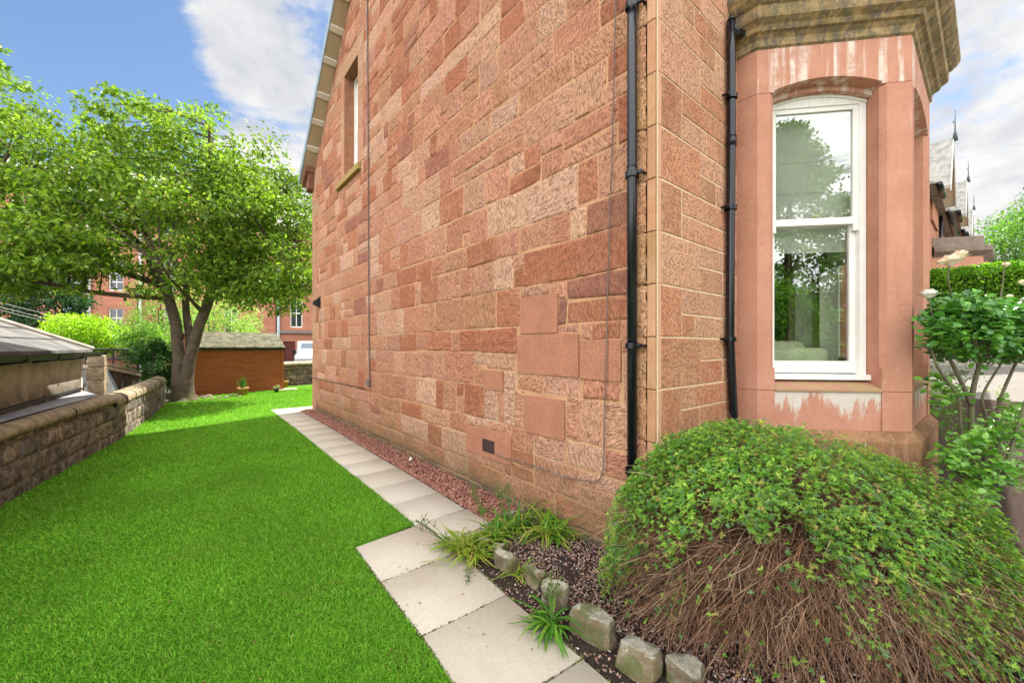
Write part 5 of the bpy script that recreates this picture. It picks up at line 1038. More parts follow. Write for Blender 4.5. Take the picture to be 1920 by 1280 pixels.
# ------------------------------------------------------------------ rose bush
def rosebush():
    base = Vector((2.62, -1.52, gz(2.62, 0))); t = thing('rose_bush', tuple(base), 'tall rose bush with bare woody stems, glossy leaves and pale blooms beside the bay', 'rose bush')
    g = rng(77); rr = random.Random(8); st = MB(); tips = []
    def P(px, py, D): return at_d(px, py, D)
    stems = [([(1832, 965, 3.30), (1828, 860, 3.3), (1822, 760, 3.3), (1835, 690, 3.28), (1860, 630, 3.25), (1880, 575, 3.2)], .030, .010),
             ([(1822, 760, 3.3), (1790, 690, 3.25), (1762, 640, 3.2), (1745, 600, 3.2)], .018, .007),
             ([(1828, 860, 3.3), (1812, 880, 3.3), (1800, 800, 3.2), (1795, 745, 3.15), (1760, 690, 3.1), (1745, 655, 3.1), (1718, 648, 3.0)], .018, .006),
             ([(1850, 950, 3.4), (1866, 850, 3.4), (1868, 770, 3.4), (1900, 690, 3.4), (1935, 620, 3.3)], .022, .008),
             ([(1845, 930, 3.3), (1850, 800, 3.35), (1840, 745, 3.3), (1870, 690, 3.3), (1905, 640, 3.3)], .016, .006),
             ([(1880, 900, 3.1), (1900, 830, 3.1), (1925, 740, 3.1), (1940, 690, 3.1)], .016, .007),
             ([(1835, 690, 3.28), (1820, 640, 3.3), (1800, 590, 3.3), (1780, 540, 3.2), (1778, 500, 3.2)], .012, .004),
             ([(1860, 630, 3.25), (1875, 560, 3.3), (1880, 510, 3.3), (1885, 475, 3.3)], .008, .003),
             ([(1762, 640, 3.2), (1750, 595, 3.1), (1742, 560, 3.1)], .006, .003), ([(1760, 960, 3.0), (1780, 920, 3.0), (1790, 870, 3.0)], .01, .004),
             ([(1832, 960, 3.2), (1800, 935, 3.1), (1760, 905, 3.0), (1735, 870, 2.95)], .012, .004), ([(1832, 960, 3.2), (1860, 915, 3.05), (1900, 880, 3.0)], .012, .004), ([(1815, 960, 3.1), (1812, 880, 3.0), (1815, 830, 2.95)], .010, .004)]
    for pts, a, b in stems:
        pw = [P(*q) for q in pts]
        if pts[0][1] > 920: pw = [Vector((pw[0].x*.5 + base.x*.5, pw[0].y*.5 + base.y*.5, gz(base.x, 0) - .02))] + pw
        o, r = limb(pw, a, b, wob=.02, seed=rr.random()*9); st.tube(o, r, 8)
    C = []; 
    def blob(px, py, D, rx, ry, n):
        for _ in range(n):
            v = unit(g.normal(size=(1, 3)))[0]; k = (.45 + .55*g.random()); q = P(px + v[0]*rx*k, py + v[2]*ry*k, D + v[1]*.28*k); C.append(tuple(q))
    blob(1800, 620, 3.2, 66, 62, 62); blob(1870, 625, 3.25, 62, 66, 72); blob(1925, 620, 3.3, 60, 75, 60); blob(1765, 610, 3.15, 32, 55, 36); blob(1850, 600, 3.6, 90, 45, 60); blob(1825, 580, 3.2, 80, 22, 36)
    up = np.array(C); C = []
    blob(1790, 865, 3.0, 48, 30, 18); blob(1875, 885, 3.0, 55, 38, 20); blob(1825, 820, 3.15, 50, 30, 20); blob(1890, 800, 3.3, 40, 50, 22); blob(1815, 925, 3.0, 40, 25, 16); blob(1780, 735, 3.3, 40, 40, 14)
    lo = np.array(C)
    for c in list(up[::3]) + list(lo[::2]):
        c = Vector(c); q = Vector(P(1840, 690 if c.z > 1.2 else 930, 3.28)); st.tube([q.lerp(c, .35), q.lerp(c, .7) + Vector((0, 0, .03)), c], [.005, .004, .002], 5, False)
    st.build('stems', M['thorn'], t, True)
    def leaves(C, cols, nm, seed, per, size):
        g = rng(seed); idx = np.repeat(np.arange(len(C)), per); n = len(idx); off = g.normal(size=(n, 3))*.035; c = C[idx] + off
        N_ = unit(g.normal(size=(n, 3))*.5 + np.array([-.25, -.25, 1.])); T_ = unit(g.normal(size=(n, 3))*np.array([1, 1, .35])); N_ = unit(N_ - T_*(N_*T_).sum(1, keepdims=True)); L = size*g.uniform(.6, 1.2, n)
        # broad leaf from three quads
        B_ = np.cross(N_, T_); Lc = L[:, None]; w = Lc*.36
        rows = [c, c + T_*Lc*.3, c + T_*Lc*.68, c + T_*Lc*1. - N_*Lc*.12]; ww = [.12, 1., .85, .05]
        V = np.stack([x for q, k in zip(rows, ww) for x in (q - B_*w*k + N_*w*k*.25, q, q + B_*w*k + N_*w*k*.25)], 1).reshape(-1, 3); i = np.arange(n)[:, None]*12
        F = np.concatenate([i + np.array([[a, a+1, a+4, a+3]]) for a in (0, 1, 3, 4, 6, 7)], 0)
        return np_mesh(nm, V, F, M['roseleaf'], t, np.repeat(leafcol(g, n, cols), 12, 0), True)
    M['roseleaf'] = leafmat('rose_leaf', .25, .6, .32)
    leaves(up, [(.07, .22, .03), (.10, .28, .035), (.05, .16, .03), (.14, .34, .04)], 'leaves', 5, 13, .06)
    leaves(lo, [(.13, .30, .03), (.17, .36, .04), (.09, .24, .03)], 'leaves', 6, 12, .055)['label'] = 'pale young leaves low on the stems'
    def bloom(px, py, D, r, mat, lab=None):
        c = P(px, py+6, D); rr2 = random.Random(int(px)); mb = MB()
        for ring, (rad, hh, op, nn2) in enumerate(((.25, .95, .1, 3), (.5, .95, .35, 4), (.8, .8, .7, 5), (1.0, .5, 1.1, 5))):
            for q in range(nn2):
                a0 = q*2*math.pi/nn2 + ring*.7 + rr2.uniform(-.2, .2); wd = 2.4*math.pi/nn2*.55; g0 = len(mb.v)
                for j in range(4):
                    for i in range(5):
                        t2 = j/3; an = a0 + (i/4-.5)*wd*2*(.45+.55*math.sin(math.pi*min(1, t2*.75+.15))); R2 = r*rad*(.25 + .75*t2**.7) + r*op*.22*t2**3; z2 = 1.5*r*hh*t2*(1 - .12*((i-2)/2)**2) - r*.25*op*max(0, t2-.7)
                        mb.v.append((c.x + R2*math.cos(an), c.y + R2*math.sin(an), c.z + z2))
                for j in range(3):
                    for i in range(4): k0 = g0+j*5+i; mb.f.append((k0, k0+1, k0+6, k0+5))
        mb.build('bloom', mat, t, True)
    bloom(1782, 492, 3.2, .062, M['petal']); bloom(1800, 480, 3.2, .05, M['petal']); bloom(1742, 553, 3.1, .05, M['whitepetal']); bloom(1886, 494, 3.3, .026, M['petal']); bloom(1918, 528, 3.3, .03, M['petal']); bloom(1893, 553, 3.2, .022, M['petal']); bloom(1765, 490, 3.15, .03, M['petal'])
    return t
rosebush()
# low plants at the foot of the bay, right
def clump(name, loc, n, h, spread, cols, label, cat, seed, wid=.014, grp=None, part='leaves', stalks=0, mat=None):
    t = thing(name, loc, label, cat, grp); strap(part, loc, n, h, spread, cols, seed, wid, t)
    if stalks: seedheads(loc, stalks, h*1.5, seed+9, t)
    return t
def strap(name, loc, n, h, spread, cols, seed, wid, parent):
    """arching strap leaves: each a bent ribbon of 6 segments"""
    g = rng(seed); K = 7; a = g.uniform(0, 2*np.pi, n); L = h*g.uniform(.55, 1.25, n); el0 = g.uniform(.5, 1.35, n); bend = g.uniform(.9, 2.4, n)
    base = np.array([loc]) + np.c_[g.normal(size=n)*spread*.25, g.normal(size=n)*spread*.25, np.zeros(n)]
    P = [base]; d = np.c_[np.cos(a), np.sin(a)]
    for k in range(1, K):
        e = el0 - bend*(k/(K-1)); st_ = (L/(K-1))[:, None]; P.append(P[-1] + np.c_[d*np.cos(e)[:, None], np.sin(e)]*st_)
    side = np.c_[-d[:, 1], d[:, 0], np.zeros(n)]; w0 = [.5, .9, 1, .95, .8, .5, .05]; V = []
    for k in range(K):
        p = P[k].copy(); p[:, 2] = np.maximum(p[:, 2], loc[2] + .008 + .0)
        V += [p - side*wid*.5*w0[k] + np.array([0, 0, wid*.15]), p, p + side*wid*.5*w0[k] + np.array([0, 0, wid*.15])]
    V = np.stack(V, 1).reshape(-1, 3); i = np.arange(n)[:, None]*K*3
    F = np.concatenate([i + np.array([[k*3+s, k*3+s+1, k*3+s+4, k*3+s+3]]) for k in range(K-1) for s in (0, 1)], 0)
    return np_mesh(name, V, F, M['leaf'], parent, np.repeat(leafcol(g, n, cols, None, .22), K*3, 0), True)
def seedheads(loc, n, h, seed, parent, lean=None):
    g = random.Random(seed); mb = MB(); hd_ = MB()
    for k in range(n):
        l = Vector((g.uniform(-.35, .35), g.uniform(-.35, .35), 1)) if lean is None else Vector(lean) + Vector((g.uniform(-.2, .2), g.uniform(-.2, .2), 0)); l.normalize(); H_ = h*g.uniform(.7, 1.1); b = Vector(loc) + Vector((g.uniform(-.03, .03), g.uniform(-.03, .03), 0))
        pts = [b + l*H_*i/5 + Vector((0, 0, -.05*h*(i/5)**2)) for i in range(6)]; mb.tube(pts, [.0028, .0026, .0022, .002, .0016, .001], 5, False)
        for q in range(9):
            i = g.uniform(2.6, 5); a = pts[int(i)].lerp(pts[min(5, int(i)+1)], i % 1); e = a + Vector((g.uniform(-1, 1), g.uniform(-1, 1), g.uniform(.1, .8))).normalized()*g.uniform(.02, .05); mb.tube([a, e], .0008, 4, False)
            r = g.uniform(.004, .0065); hd_.tube([e - Vector((0, 0, r)), e - Vector((0, 0, r*.3)), e + Vector((0, 0, r*.6)), e + Vector((0, 0, r*1.3))], [r*.4, r, r*.8, r*.1], 6)
    mb.build('stalks', simple('green_stalk', (.10, .17, .03), .7), parent); hd_.build('seed_heads', simple('seed_capsules', (.09, .13, .03), .8, .4, 50), parent)
YG = [(.22, .33, .03), (.30, .36, .05), (.14, .28, .02), (.38, .36, .08)]; DG = [(.06, .20, .02), (.09, .25, .025), (.16, .30, .03)]
c1 = on_z(1030, 1000, .03); c2 = on_z(960, 990, .03); c3 = on_z(1055, 960, .05); c4 = on_z(880, 1030, .03); c5 = on_z(1035, 1175, .02); c6 = on_z(925, 1010, .03); c7 = on_z(970, 1078, .02)
clump('strap_leaf_plant', tuple(c3), 130, .36, .26, DG + YG[:2], 'largest yellow-green strap-leaved clump, close to the foot of the gable', 'plant', 101, .018, 'strap-leaved plants in the corner bed')
clump('strap_leaf_plant', tuple(c1), 110, .32, .24, YG + DG[1:], 'strap-leaved clump sprawling over the gravel right of the edging stones', 'plant', 102, .017, 'strap-leaved plants in the corner bed')
clump('strap_leaf_plant', tuple(c2), 90, .27, .22, DG + YG, 'strap-leaved clump with tall seed stalks among the far edging stones', 'plant', 103, .015, 'strap-leaved plants in the corner bed', stalks=7)
clump('strap_leaf_plant', tuple(c4), 150, .27, .24, YG, 'yellowing strap-leaved clump flopping onto the paving slabs', 'plant', 104, .014, 'strap-leaved plants in the corner bed')
clump('strap_leaf_plant', tuple(c6), 80, .25, .18, DG + YG, 'green tuft between the yellowing clump and the far edging stones', 'plant', 106, .016, 'strap-leaved plants in the corner bed', stalks=3)
t5 = clump('strap_leaf_plant', tuple(c5), 52, .22, .07, DG, 'neat green rosette with an upright seed stalk in front of the edging stones', 'plant', 105, .017, 'strap-leaved plants in the corner bed')
seedheads(tuple(c5), 5, .36, 3, t5, (0.02, .05, 1))
clump('strap_leaf_plant', tuple(c7), 34, .16, .10, YG, 'small yellow and rusty tuft at the slab edge beside the second stone', 'plant', 107, .009, 'strap-leaved plants in the corner bed')
for k, (px, py, lean, lab) in enumerate([(838, 1012, (-.55, .25, .55), 'leftmost seed-headed weed leaning out over the path slabs'), (905, 960, (-.25, .15, 1), 'tall seed-headed weed where the red gravel ends'), (1022, 945, (0, .1, 1), 'upright weed against the gable below the pale stone'), (1075, 955, (.15, .0, 1), 'dark dry weed stalks in the corner of the gable'), (945, 975, (-.2, .1, 1), 'second weed stalk from the end of the red gravel')]):
    p = on_z(px, py, .03); t = thing('weed', tuple(p), lab, 'weed', 'seed-headed weeds by the gable'); seedheads(tuple(p), 5, .34, 200+k, t, lean); strap('leaves', tuple(p), 14, .12, .05, DG, 300+k, .01, t)
t = thing('fallen_stalk', tuple(on_z(860, 1110, .015)), 'seed stalk drooping flat across the second paving slab', 'weed'); seedheads(tuple(on_z(885, 1065, .03)), 2, .16, 61, t, (-.9, -.9, -.02))
# ------------------------------------------------------------------ edging stones
def sett(px, py, zc, lx, ly, h, rot, label, seed, tilt=0, mossy=False):
    c = on_z(px, py, zc); r = random.Random(seed); bm_v = []; mb = MB(); nx, ny, nz_ = 7, 5, 5
    def pt(u, v, w):
        x, y, z = u*lx*.47, v*ly*.46, w*h*.48
        k = 1 - .06 * (abs(u)**14*abs(v)**14 + abs(u)**14*abs(w)**14 + abs(v)**14*abs(w)**14); tp = 1 - .07*w
        q = Vector((x*k*tp, y*k*tp, z*k)); q += noise.noise_vector(q*11 + Vector((seed*7, 0, 0)))*.024 + noise.noise_vector(q*40 + Vector((seed, 0, 0)))*.004; q.rotate(Matrix.Rotation(tilt, 3, 'X')); q.rotate(Matrix.Rotation(rot, 3, 'Z')); return q + c
    def side(fn):
        n0 = len(mb.v); N = 8
        for j in range(N+1):
            for i in range(N+1): mb.v.append(tuple(fn(-1+2*i/N, -1+2*j/N)))
        for j in range(N):
            for i in range(N): a = n0+j*(N+1)+i; mb.f.append((a, a+1, a+N+2, a+N+1))
    side(lambda a, b: pt(a, b, 1)); side(lambda a, b: pt(-a, b, -1)); side(lambda a, b: pt(1, a, b)); side(lambda a, b: pt(-1, -a, b)); side(lambda a, b: pt(-a, 1, b)); side(lambda a, b: pt(a, -1, b))
    o = mb.build('edging_stone', M['sett'], None, True); return tag(o, label, 'edging stone', 'rough stones edging the flower bed')
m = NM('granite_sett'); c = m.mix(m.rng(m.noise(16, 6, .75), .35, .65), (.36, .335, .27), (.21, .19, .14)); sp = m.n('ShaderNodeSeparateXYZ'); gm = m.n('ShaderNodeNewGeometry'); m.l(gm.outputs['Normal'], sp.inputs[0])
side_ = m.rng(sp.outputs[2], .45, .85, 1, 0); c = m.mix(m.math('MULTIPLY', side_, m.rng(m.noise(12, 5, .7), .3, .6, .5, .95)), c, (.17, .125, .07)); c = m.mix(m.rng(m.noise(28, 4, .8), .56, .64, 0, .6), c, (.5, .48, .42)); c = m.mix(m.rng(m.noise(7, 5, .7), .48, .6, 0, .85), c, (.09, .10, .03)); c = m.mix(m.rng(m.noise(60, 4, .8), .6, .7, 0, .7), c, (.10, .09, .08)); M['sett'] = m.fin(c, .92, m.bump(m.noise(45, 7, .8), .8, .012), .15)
dirw = math.atan2(-.95, -.06)
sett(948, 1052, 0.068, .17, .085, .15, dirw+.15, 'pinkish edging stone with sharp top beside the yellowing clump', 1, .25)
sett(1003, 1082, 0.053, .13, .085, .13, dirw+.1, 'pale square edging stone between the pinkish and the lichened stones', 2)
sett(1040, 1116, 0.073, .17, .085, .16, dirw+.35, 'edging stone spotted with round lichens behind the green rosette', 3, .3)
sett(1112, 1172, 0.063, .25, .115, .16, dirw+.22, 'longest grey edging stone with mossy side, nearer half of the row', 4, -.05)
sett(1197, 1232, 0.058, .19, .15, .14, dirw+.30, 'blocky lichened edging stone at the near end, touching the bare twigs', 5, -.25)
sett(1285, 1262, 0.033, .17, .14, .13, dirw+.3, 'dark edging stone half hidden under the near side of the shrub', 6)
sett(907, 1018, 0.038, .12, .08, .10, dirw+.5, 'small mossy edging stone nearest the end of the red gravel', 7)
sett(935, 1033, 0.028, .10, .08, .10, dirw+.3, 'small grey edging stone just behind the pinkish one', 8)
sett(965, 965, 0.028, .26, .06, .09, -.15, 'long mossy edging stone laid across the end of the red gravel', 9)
# ------------------------------------------------------------------ pebbles
def pebbles(name, P, size, cols, w, label, cat, seed, flat=.7):
    g = rng(seed); n = len(P); ico = np.array([[0,0,1],[.894,0,.447],[.276,.851,.447],[-.724,.526,.447],[-.724,-.526,.447],[.276,-.851,.447],[.724,.526,-.447],[-.276,.851,-.447],[-.894,0,-.447],[-.276,-.851,-.447],[.724,-.526,-.447],[0,0,-1]])
    fc = np.array([[0,1,2],[0,2,3],[0,3,4],[0,4,5],[0,5,1],[1,6,2],[2,7,3],[3,8,4],[4,9,5],[5,10,1],[6,7,2],[7,8,3],[8,9,4],[9,10,5],[10,6,1],[11,7,6],[11,8,7],[11,9,8],[11,10,9],[11,6,10]])
    V = ico[None] * (size*g.uniform(.5, 1.2, (n, 1, 1))) * g.uniform(.7, 1.15, (n, 12, 1)) * np.stack([g.uniform(.8, 1.3, n), g.uniform(.7, 1, n), g.uniform(.5, .9, n)*flat*1.3], 1)[:, None, :]
    a = g.uniform(0, 6.28, n); ca, sa = np.cos(a), np.sin(a); tl = g.uniform(-.5, .5, n)
    x = V[:, :, 0]*ca[:, None] - V[:, :, 1]*sa[:, None]; y = V[:, :, 0]*sa[:, None] + V[:, :, 1]*ca[:, None]; z = V[:, :, 2] + x*np.sin(tl)[:, None]
    V = np.stack([x, y, z], 2) + P[:, None, :]; F = (np.arange(n)[:, None, None]*12 + fc[None]).reshape(-1, 3)
    return tag(np_mesh(name, V.reshape(-1, 3), F, M['pebble'], None, np.repeat(leafcol(g, n, cols, w, .2), 12, 0)), label, cat, kind='stuff')
g = rng(9); n = 15000; yy = 1.4 + 7.95*g.random(n)**1.25; e0 = np.array([prx(v) for v in yy]) + .012; xx = e0 + (-.015 - e0)*g.random(n)
hh = .012 + .028*g.random(n)*np.clip((xx - e0)/.1, 0, 1)
pebbles('red_gravel', np.c_[xx, yy, hh], .0145, [(.30, .12, .08), (.38, .17, .12), (.19, .075, .06), (.42, .22, .16), (.14, .065, .055), (.5, .34, .28)], [5, 4, 3, 2, 2, .5], 'reddish gravel strip between the path and the gable', 'gravel', 12)
inl_ = lambda x, y: x < np.interp(y, [-1, 1.75, 1.8, 10], [-1.6, -1.48, -.92, -.8])
n = 9000; P = []
while len(P) < n:
    x, y = g.uniform(-.95, .35), g.uniform(-1.3, 1.35)
    if x > -.01 and y > -.01: continue
    if x < -.72 and g.random() > .25: continue
    if noise.noise((x*3, y*3, 0)) < -.25 and g.random() < .8: continue
    P.append((x, y, .012 + .01*g.random()))
pebbles('bed_gravel', np.array(P), .0085, [(.36, .22, .17), (.24, .13, .10), (.44, .36, .30), (.17, .12, .12), (.5, .34, .24), (.6, .55, .48)], [4, 4, 2, 4, 2, .5], 'mixed pinkish grit over dark soil in the corner bed', 'gravel', 14)
n = 1500; P = []
jl = [((-1.5, 1.13), (-.89, 1.125)), ((-1.52, .5), (-.936, .485)), ((-1.56, -.12), (-.965, -.16)), ((-.885, 1.76), (-.89, 1.125)), ((-.89, 1.125), (-.936, .485)), ((-.936, .485), (-.965, -.16)), ((-.965, -.16), (-1.0, -.8)), ((-1.475, 1.71), (-1.5, 1.13)), ((-1.5, 1.13), (-1.52, .5)), ((-1.52, .5), (-1.56, -.12))]
while len(P) < n:
    a_, b_ = jl[g.choice(len(jl), p=[.07, .07, .07, .12, .2, .2, .12, .05, .05, .05])]; t_ = g.random()
    if noise.noise((a_[0]*5 + t_*4, a_[1]*5, 3)) < -.05 and g.random() < .85: continue
    P.append((a_[0] + (b_[0]-a_[0])*t_ + g.normal()*.007, a_[1] + (b_[1]-a_[1])*t_ + g.normal()*.007, .009))
pebbles('moss', np.array(P), .006, [(.10, .13, .03), (.16, .18, .04), (.07, .05, .03), (.05, .07, .02)], [3, 2, 3, 2], 'moss and dirt along the joints and edges of the near slabs', 'moss', 15)
n = 260; xx = g.uniform(-2.6, -.2, n); yy = g.uniform(-.6, 5, n); zz_l = np.where(inl_(xx, yy), .028, .016); Tl = unit(np.c_[g.normal(size=(n, 2)), g.normal(size=n)*.15]); Nl = unit(np.c_[g.normal(size=(n, 2))*.3, np.ones(n)]); Nl = unit(Nl - Tl*(Nl*Tl).sum(1, keepdims=True)); Ll = g.uniform(.008, .028, n)
Vl, Fl = quads_leaf(np.c_[xx, yy, zz_l], Nl, Tl, Ll, Ll*.4, .1, .1); tag(np_mesh('leaf_litter', Vl, Fl, M['leaf'], None, np.repeat(leafcol(g, n, [(.34, .24, .10), (.22, .12, .06), (.40, .36, .16), (.12, .14, .04)]), 5, 0)), 'scattered dry leaf scraps on the slabs, gravel and grass', 'leaf litter', kind='stuff')
ws = on_z(770, 862, .05); tag(MB().tube([(ws.x-.02, ws.y, .045), (ws.x, ws.y, .07), (ws.x+.03, ws.y, .05)], [.008, .026, .008], 8).build('white_pebble', M['whitepetal'], None, True), 'lone white pebble lying on the red gravel', 'pebble')
# ------------------------------------------------------------------ grass blades
g = rng(4)
from mathutils.geometry import intersect_point_quad_2d
def inlawn(x, y):
    r = np.interp(y, [-4.5, -1.6, -.12, .5, 1.13, 1.71, 1.75, 1.80, 2.9, 4.465, 6.877, 10.0, 10.05, 10.06, 17], [-1.9, -1.66, -1.56, -1.52, -1.50, -1.475, -1.475, -.92, -.90, -.882, -.83, -.80, -.8, 8.5, 8.5]) - .004
    l = np.interp(y, [q[1] for q in WALL] + [14.6, 15.0], [q[0] for q in WALL] + [-2.6, -2.3]) + .02
    top = np.interp(x, [-2.6, .3, .31, 9], [14.6, 15.35, 16.6, 17.5]); return (x > l) & (x < r) & (y < top)
Ps = []; Sc = []
for d0, d1, dens in ((1.2, 2.6, 30000), (2.6, 4.2, 15000), (4.2, 6.5, 7000), (6.5, 10, 2600), (10, 17, 800)):
    A_ = (d1**2 - d0**2) * math.pi; n = int(A_ * dens * .30); th = g.uniform(math.radians(86), math.radians(86+88), n); rr_ = np.sqrt(g.uniform(d0**2, d1**2, n))
    # directions measured from +x around the camera, the half-plane the lens sees
    th = g.uniform(math.radians(50.3-56+10), math.radians(50.3+56), n); x = EYE[0] + rr_*np.cos(th); y = EYE[1] + rr_*np.sin(th); k = inlawn(x, y); Ps.append(np.c_[x[k], y[k]]); Sc.append(np.full(k.sum(), (d0+d1)/2))
P = np.concatenate(Ps); D_a = np.concatenate(Sc); n = len(P)
L = g.uniform(.014, .030, n)*(1 + .05*D_a); w = .0016*(1 + .38*D_a); a = g.uniform(0, 6.28, n) ; bx = np.c_[np.cos(a), np.sin(a)]; le = g.uniform(.1, .85, n)
nap = np.array([[-.25, -.3]]); B0 = np.c_[P, np.zeros(n)]; T_ = unit(np.c_[bx*le[:, None] + nap, np.ones(n)*1.0]); sd_ = unit(np.cross(T_, g.normal(size=(n, 3)))); M1 = B0 + T_*(L*.55)[:, None]; T2_ = unit(T_ + np.c_[bx*.5, -.35*np.ones(n)]); Tp = M1 + T2_*(L*.5)[:, None]
V = np.stack([B0 - sd_*w[:, None]*.5, B0 + sd_*w[:, None]*.5, M1 + sd_*w[:, None]*.5, M1 - sd_*w[:, None]*.5, Tp + sd_*w[:, None]*.12, Tp - sd_*w[:, None]*.12], 1).reshape(-1, 3); i = np.arange(n)[:, None]*6
F = np.concatenate([i + np.array([[0, 1, 2, 3]]), i + np.array([[3, 2, 4, 5]])], 0)
pn_ = np.array([noise.noise((p[0]*1.3, p[1]*1.3, 0)) for p in P[::1]]) 
gc = leafcol(g, n, [(.15, .36, .024), (.19, .42, .032), (.11, .29, .02), (.25, .44, .045), (.28, .28, .07)], [4, 3, 4, 1.5, .35], .2); gc[:, :3] *= (1.06 + .20*pn_)[:, None]; pb_ = np.array([noise.noise((p[0]*2.7, p[1]*2.7, 9)) for p in P]); kb_ = (pb_ > .42) & (g.random(n) < .16); gc[kb_, :3] = gc[kb_, :3]*.35 + np.array([.26, .20, .06])*.65
tag(np_mesh('grass', V, F, M['grass'], None, np.repeat(gc, 6, 0)), 'short bright green artificial grass covering the lawn', 'grass', kind='stuff'); print('grass blades', n)
# ------------------------------------------------------------------ the big shrub
def potentilla():
    c0 = Vector((.325, -.79, 0)); t = thing('potentilla_shrub', tuple(c0), 'wide mounded shrub of small leaves over bare brown twigs, filling the near right corner', 'shrub')
    g = rng(88); rr = random.Random(4)
    AX = RX.copy(); AY = Vector((-AX.y, AX.x, 0))
    def dome(th, ph):      # th azimuth, ph elevation 0..pi/2
        ca = math.cos(th); r_a = 1.24 if ca > 0 else 1.18; r_b = .66 if math.sin(th) < 0 else .72
        k = 1 + .10*noise.noise((math.cos(th)*1.6, math.sin(th)*1.6, ph*1.5)) + .06*noise.noise((math.cos(th)*5, math.sin(th)*5, ph*5))
        cp = math.cos(ph)**.75; uu = ca*cp; H_ = 1.04 + (.30*-uu if uu < 0 else -.30*uu)
        return c0 + AX*(ca*r_a*cp*k) + AY*(math.sin(th)*r_b*cp*k) + Vector((0, 0, H_*math.sin(ph)**.9*k))
    def clampw(p):
        p = Vector(p)
        if p.x > -.02 and p.y > -.05: p.y = -.05 - rr.random()*.03
        # keep clear of the bay faces
        n_ = Vector((-.745, -.667, 0)); q = Vector((1.337, -.173, 0)); d = (p - q).dot(n_)
        if p.x > 1.2 and d < .08 and p.y > -1.2: p += n_*(.08 - d)
        if p.z < .02: p.z = .02
        return p
    # twigs
    tw = MB(); hub = c0 + Vector((0, 0, .05)); cols = []
    for k in range(4400):
        th = rr.uniform(0, 2*math.pi)
        if k < 2600: th = -math.pi/2 - .35 + rr.gauss(0, .62 if k < 1600 else .85)
        ph = rr.uniform(.0, 1.3) if k > 1600 else rr.uniform(.0, .42); e = dome(th, ph); sc = rr.uniform(.82, .985) if k > 1600 else rr.uniform(.9, 1.06); b = hub + AX*(rr.gauss(0, .30)) + AY*rr.gauss(0, .12); e = b + (e - b)*sc
        up = Vector((0, 0, rr.uniform(.25, .6))); m1 = b.lerp(e, .33) + up*(.9 if ph < .7 else .4); m2 = b.lerp(e, .7) + up*(.75 if ph < .7 else .25) + Vector((rr.gauss(0, .07), rr.gauss(0, .07), rr.gauss(0, .04)))
        pts = []
        for i in range(8):
            s = i/7; q = b*(1-s)**3 + m1*3*s*(1-s)**2 + m2*3*s*s*(1-s) + e*s**3; q += noise.noise_vector(q*7 + Vector((k*.37, 0, 0)))*.075*s + noise.noise_vector(q*22 + Vector((k*.7, 0, 0)))*.018*s; pts.append(clampw(q))
        r0 = rr.uniform(.0014, .0036); n0 = len(tw.v); tw.tube(pts, [r0*(1-.7*i/7) for i in range(8)], 4, False)
        col = rr.choice([(.30, .155, .085), (.22, .11, .06), (.36, .20, .12), (.12, .065, .04), (.50, .34, .22), (.16, .08, .05)]); cols += [(*col, 1)]*(len(tw.v)-n0)
        for q in range(2):
            i = rr.randint(3, 6); a = pts[i]; d = (pts[i+1]-pts[i-1]).normalized() + Vector((rr.gauss(0, .5), rr.gauss(0, .5), rr.gauss(0, .4))); a2 = clampw(a + d*rr.uniform(.06, .16)); n0 = len(tw.v); tw.tube([a, a.lerp(a2, .5) + Vector((0, 0, .01)), a2], [.002, .0015, .0008], 3, False); cols += [(*col, 1)]*(len(tw.v)-n0)
    np_mesh('twigs', np.array(tw.v), np.array(tw.f), M['twig'], t, np.array(cols))
    # leaves: small five-fingered tufts laid over the upper dome, hanging lower on the right
    tuft = []; ax = math.atan2(AX.y, AX.x); tries = 0
    camdir = math.atan2(EYE[1]-c0.y, EYE[0]-c0.x)
    while len(tuft) < 30000:
        th = rr.uniform(0, 2*math.pi); ph = math.asin(rr.random()**.8); wth = th + ax       # world azimuth
        # leaf line: lowest elevation angle that carries leaves at this azimuth
        rel = (wth - camdir + math.pi) % (2*math.pi) - math.pi      # 0 facing camera, + to the right seen from the camera
        pd = dome(th, ph); ur = (pd - c0).dot(AX); sn_ = math.sin(th)
        zl = np.interp(ur, [-1.3, -1.1, -.95, -.83, -.65, -.48, -.25, 0, .22, .45, .85], [.12, .32, .60, .80, .80, .66, .50, .40, .18, .04, .0])
        zl += .26*noise.noise((ur*4, ph*2, 7)) + .06*noise.noise((ur*14, ph*9, 2))
        if sn_ < .15 and pd.z < zl and rr.random() > (.03 + .22*(noise.noise((th*5, ph*7, 5)) > .25)): continue
        if noise.noise((math.cos(th)*6, math.sin(th)*6, ph*6 + 3)) < -.22 and rr.random() < .72: continue
        p = dome(th, ph); p = c0 + (p - c0)*(1 - abs(rr.gauss(0, .045)) + .02*noise.noise((th*14, ph*14, 1))); n_ = (p - c0).normalized(); q = clampw(p)
        tuft.append((*q, *n_, noise.noise((math.cos(th)*2.5, math.sin(th)*2.5, ph*2.5))))
    A_ = np.array(tuft); C = A_[:, :3]; Nn = unit(A_[:, 3:6] + np.array([0, 0, .5]) + g.normal(size=(len(A_), 3))*.35); nl = 6; n = len(C)*nl
    ref = unit(np.cross(Nn, g.normal(size=(len(C), 3)))); ref2 = np.cross(Nn, ref); ids = np.repeat(np.arange(len(C)), nl); an = np.tile(np.arange(nl), len(C))/nl*2*np.pi + g.uniform(-.4, .4, n)
    T_ = unit(ref[ids]*np.cos(an)[:, None] + ref2[ids]*np.sin(an)[:, None] + Nn[ids]*g.uniform(.1, .9, n)[:, None]); N2 = Nn[ids]; N2 = unit(N2 - T_*(N2*T_).sum(1, keepdims=True)); L = g.uniform(.009, .024, n)
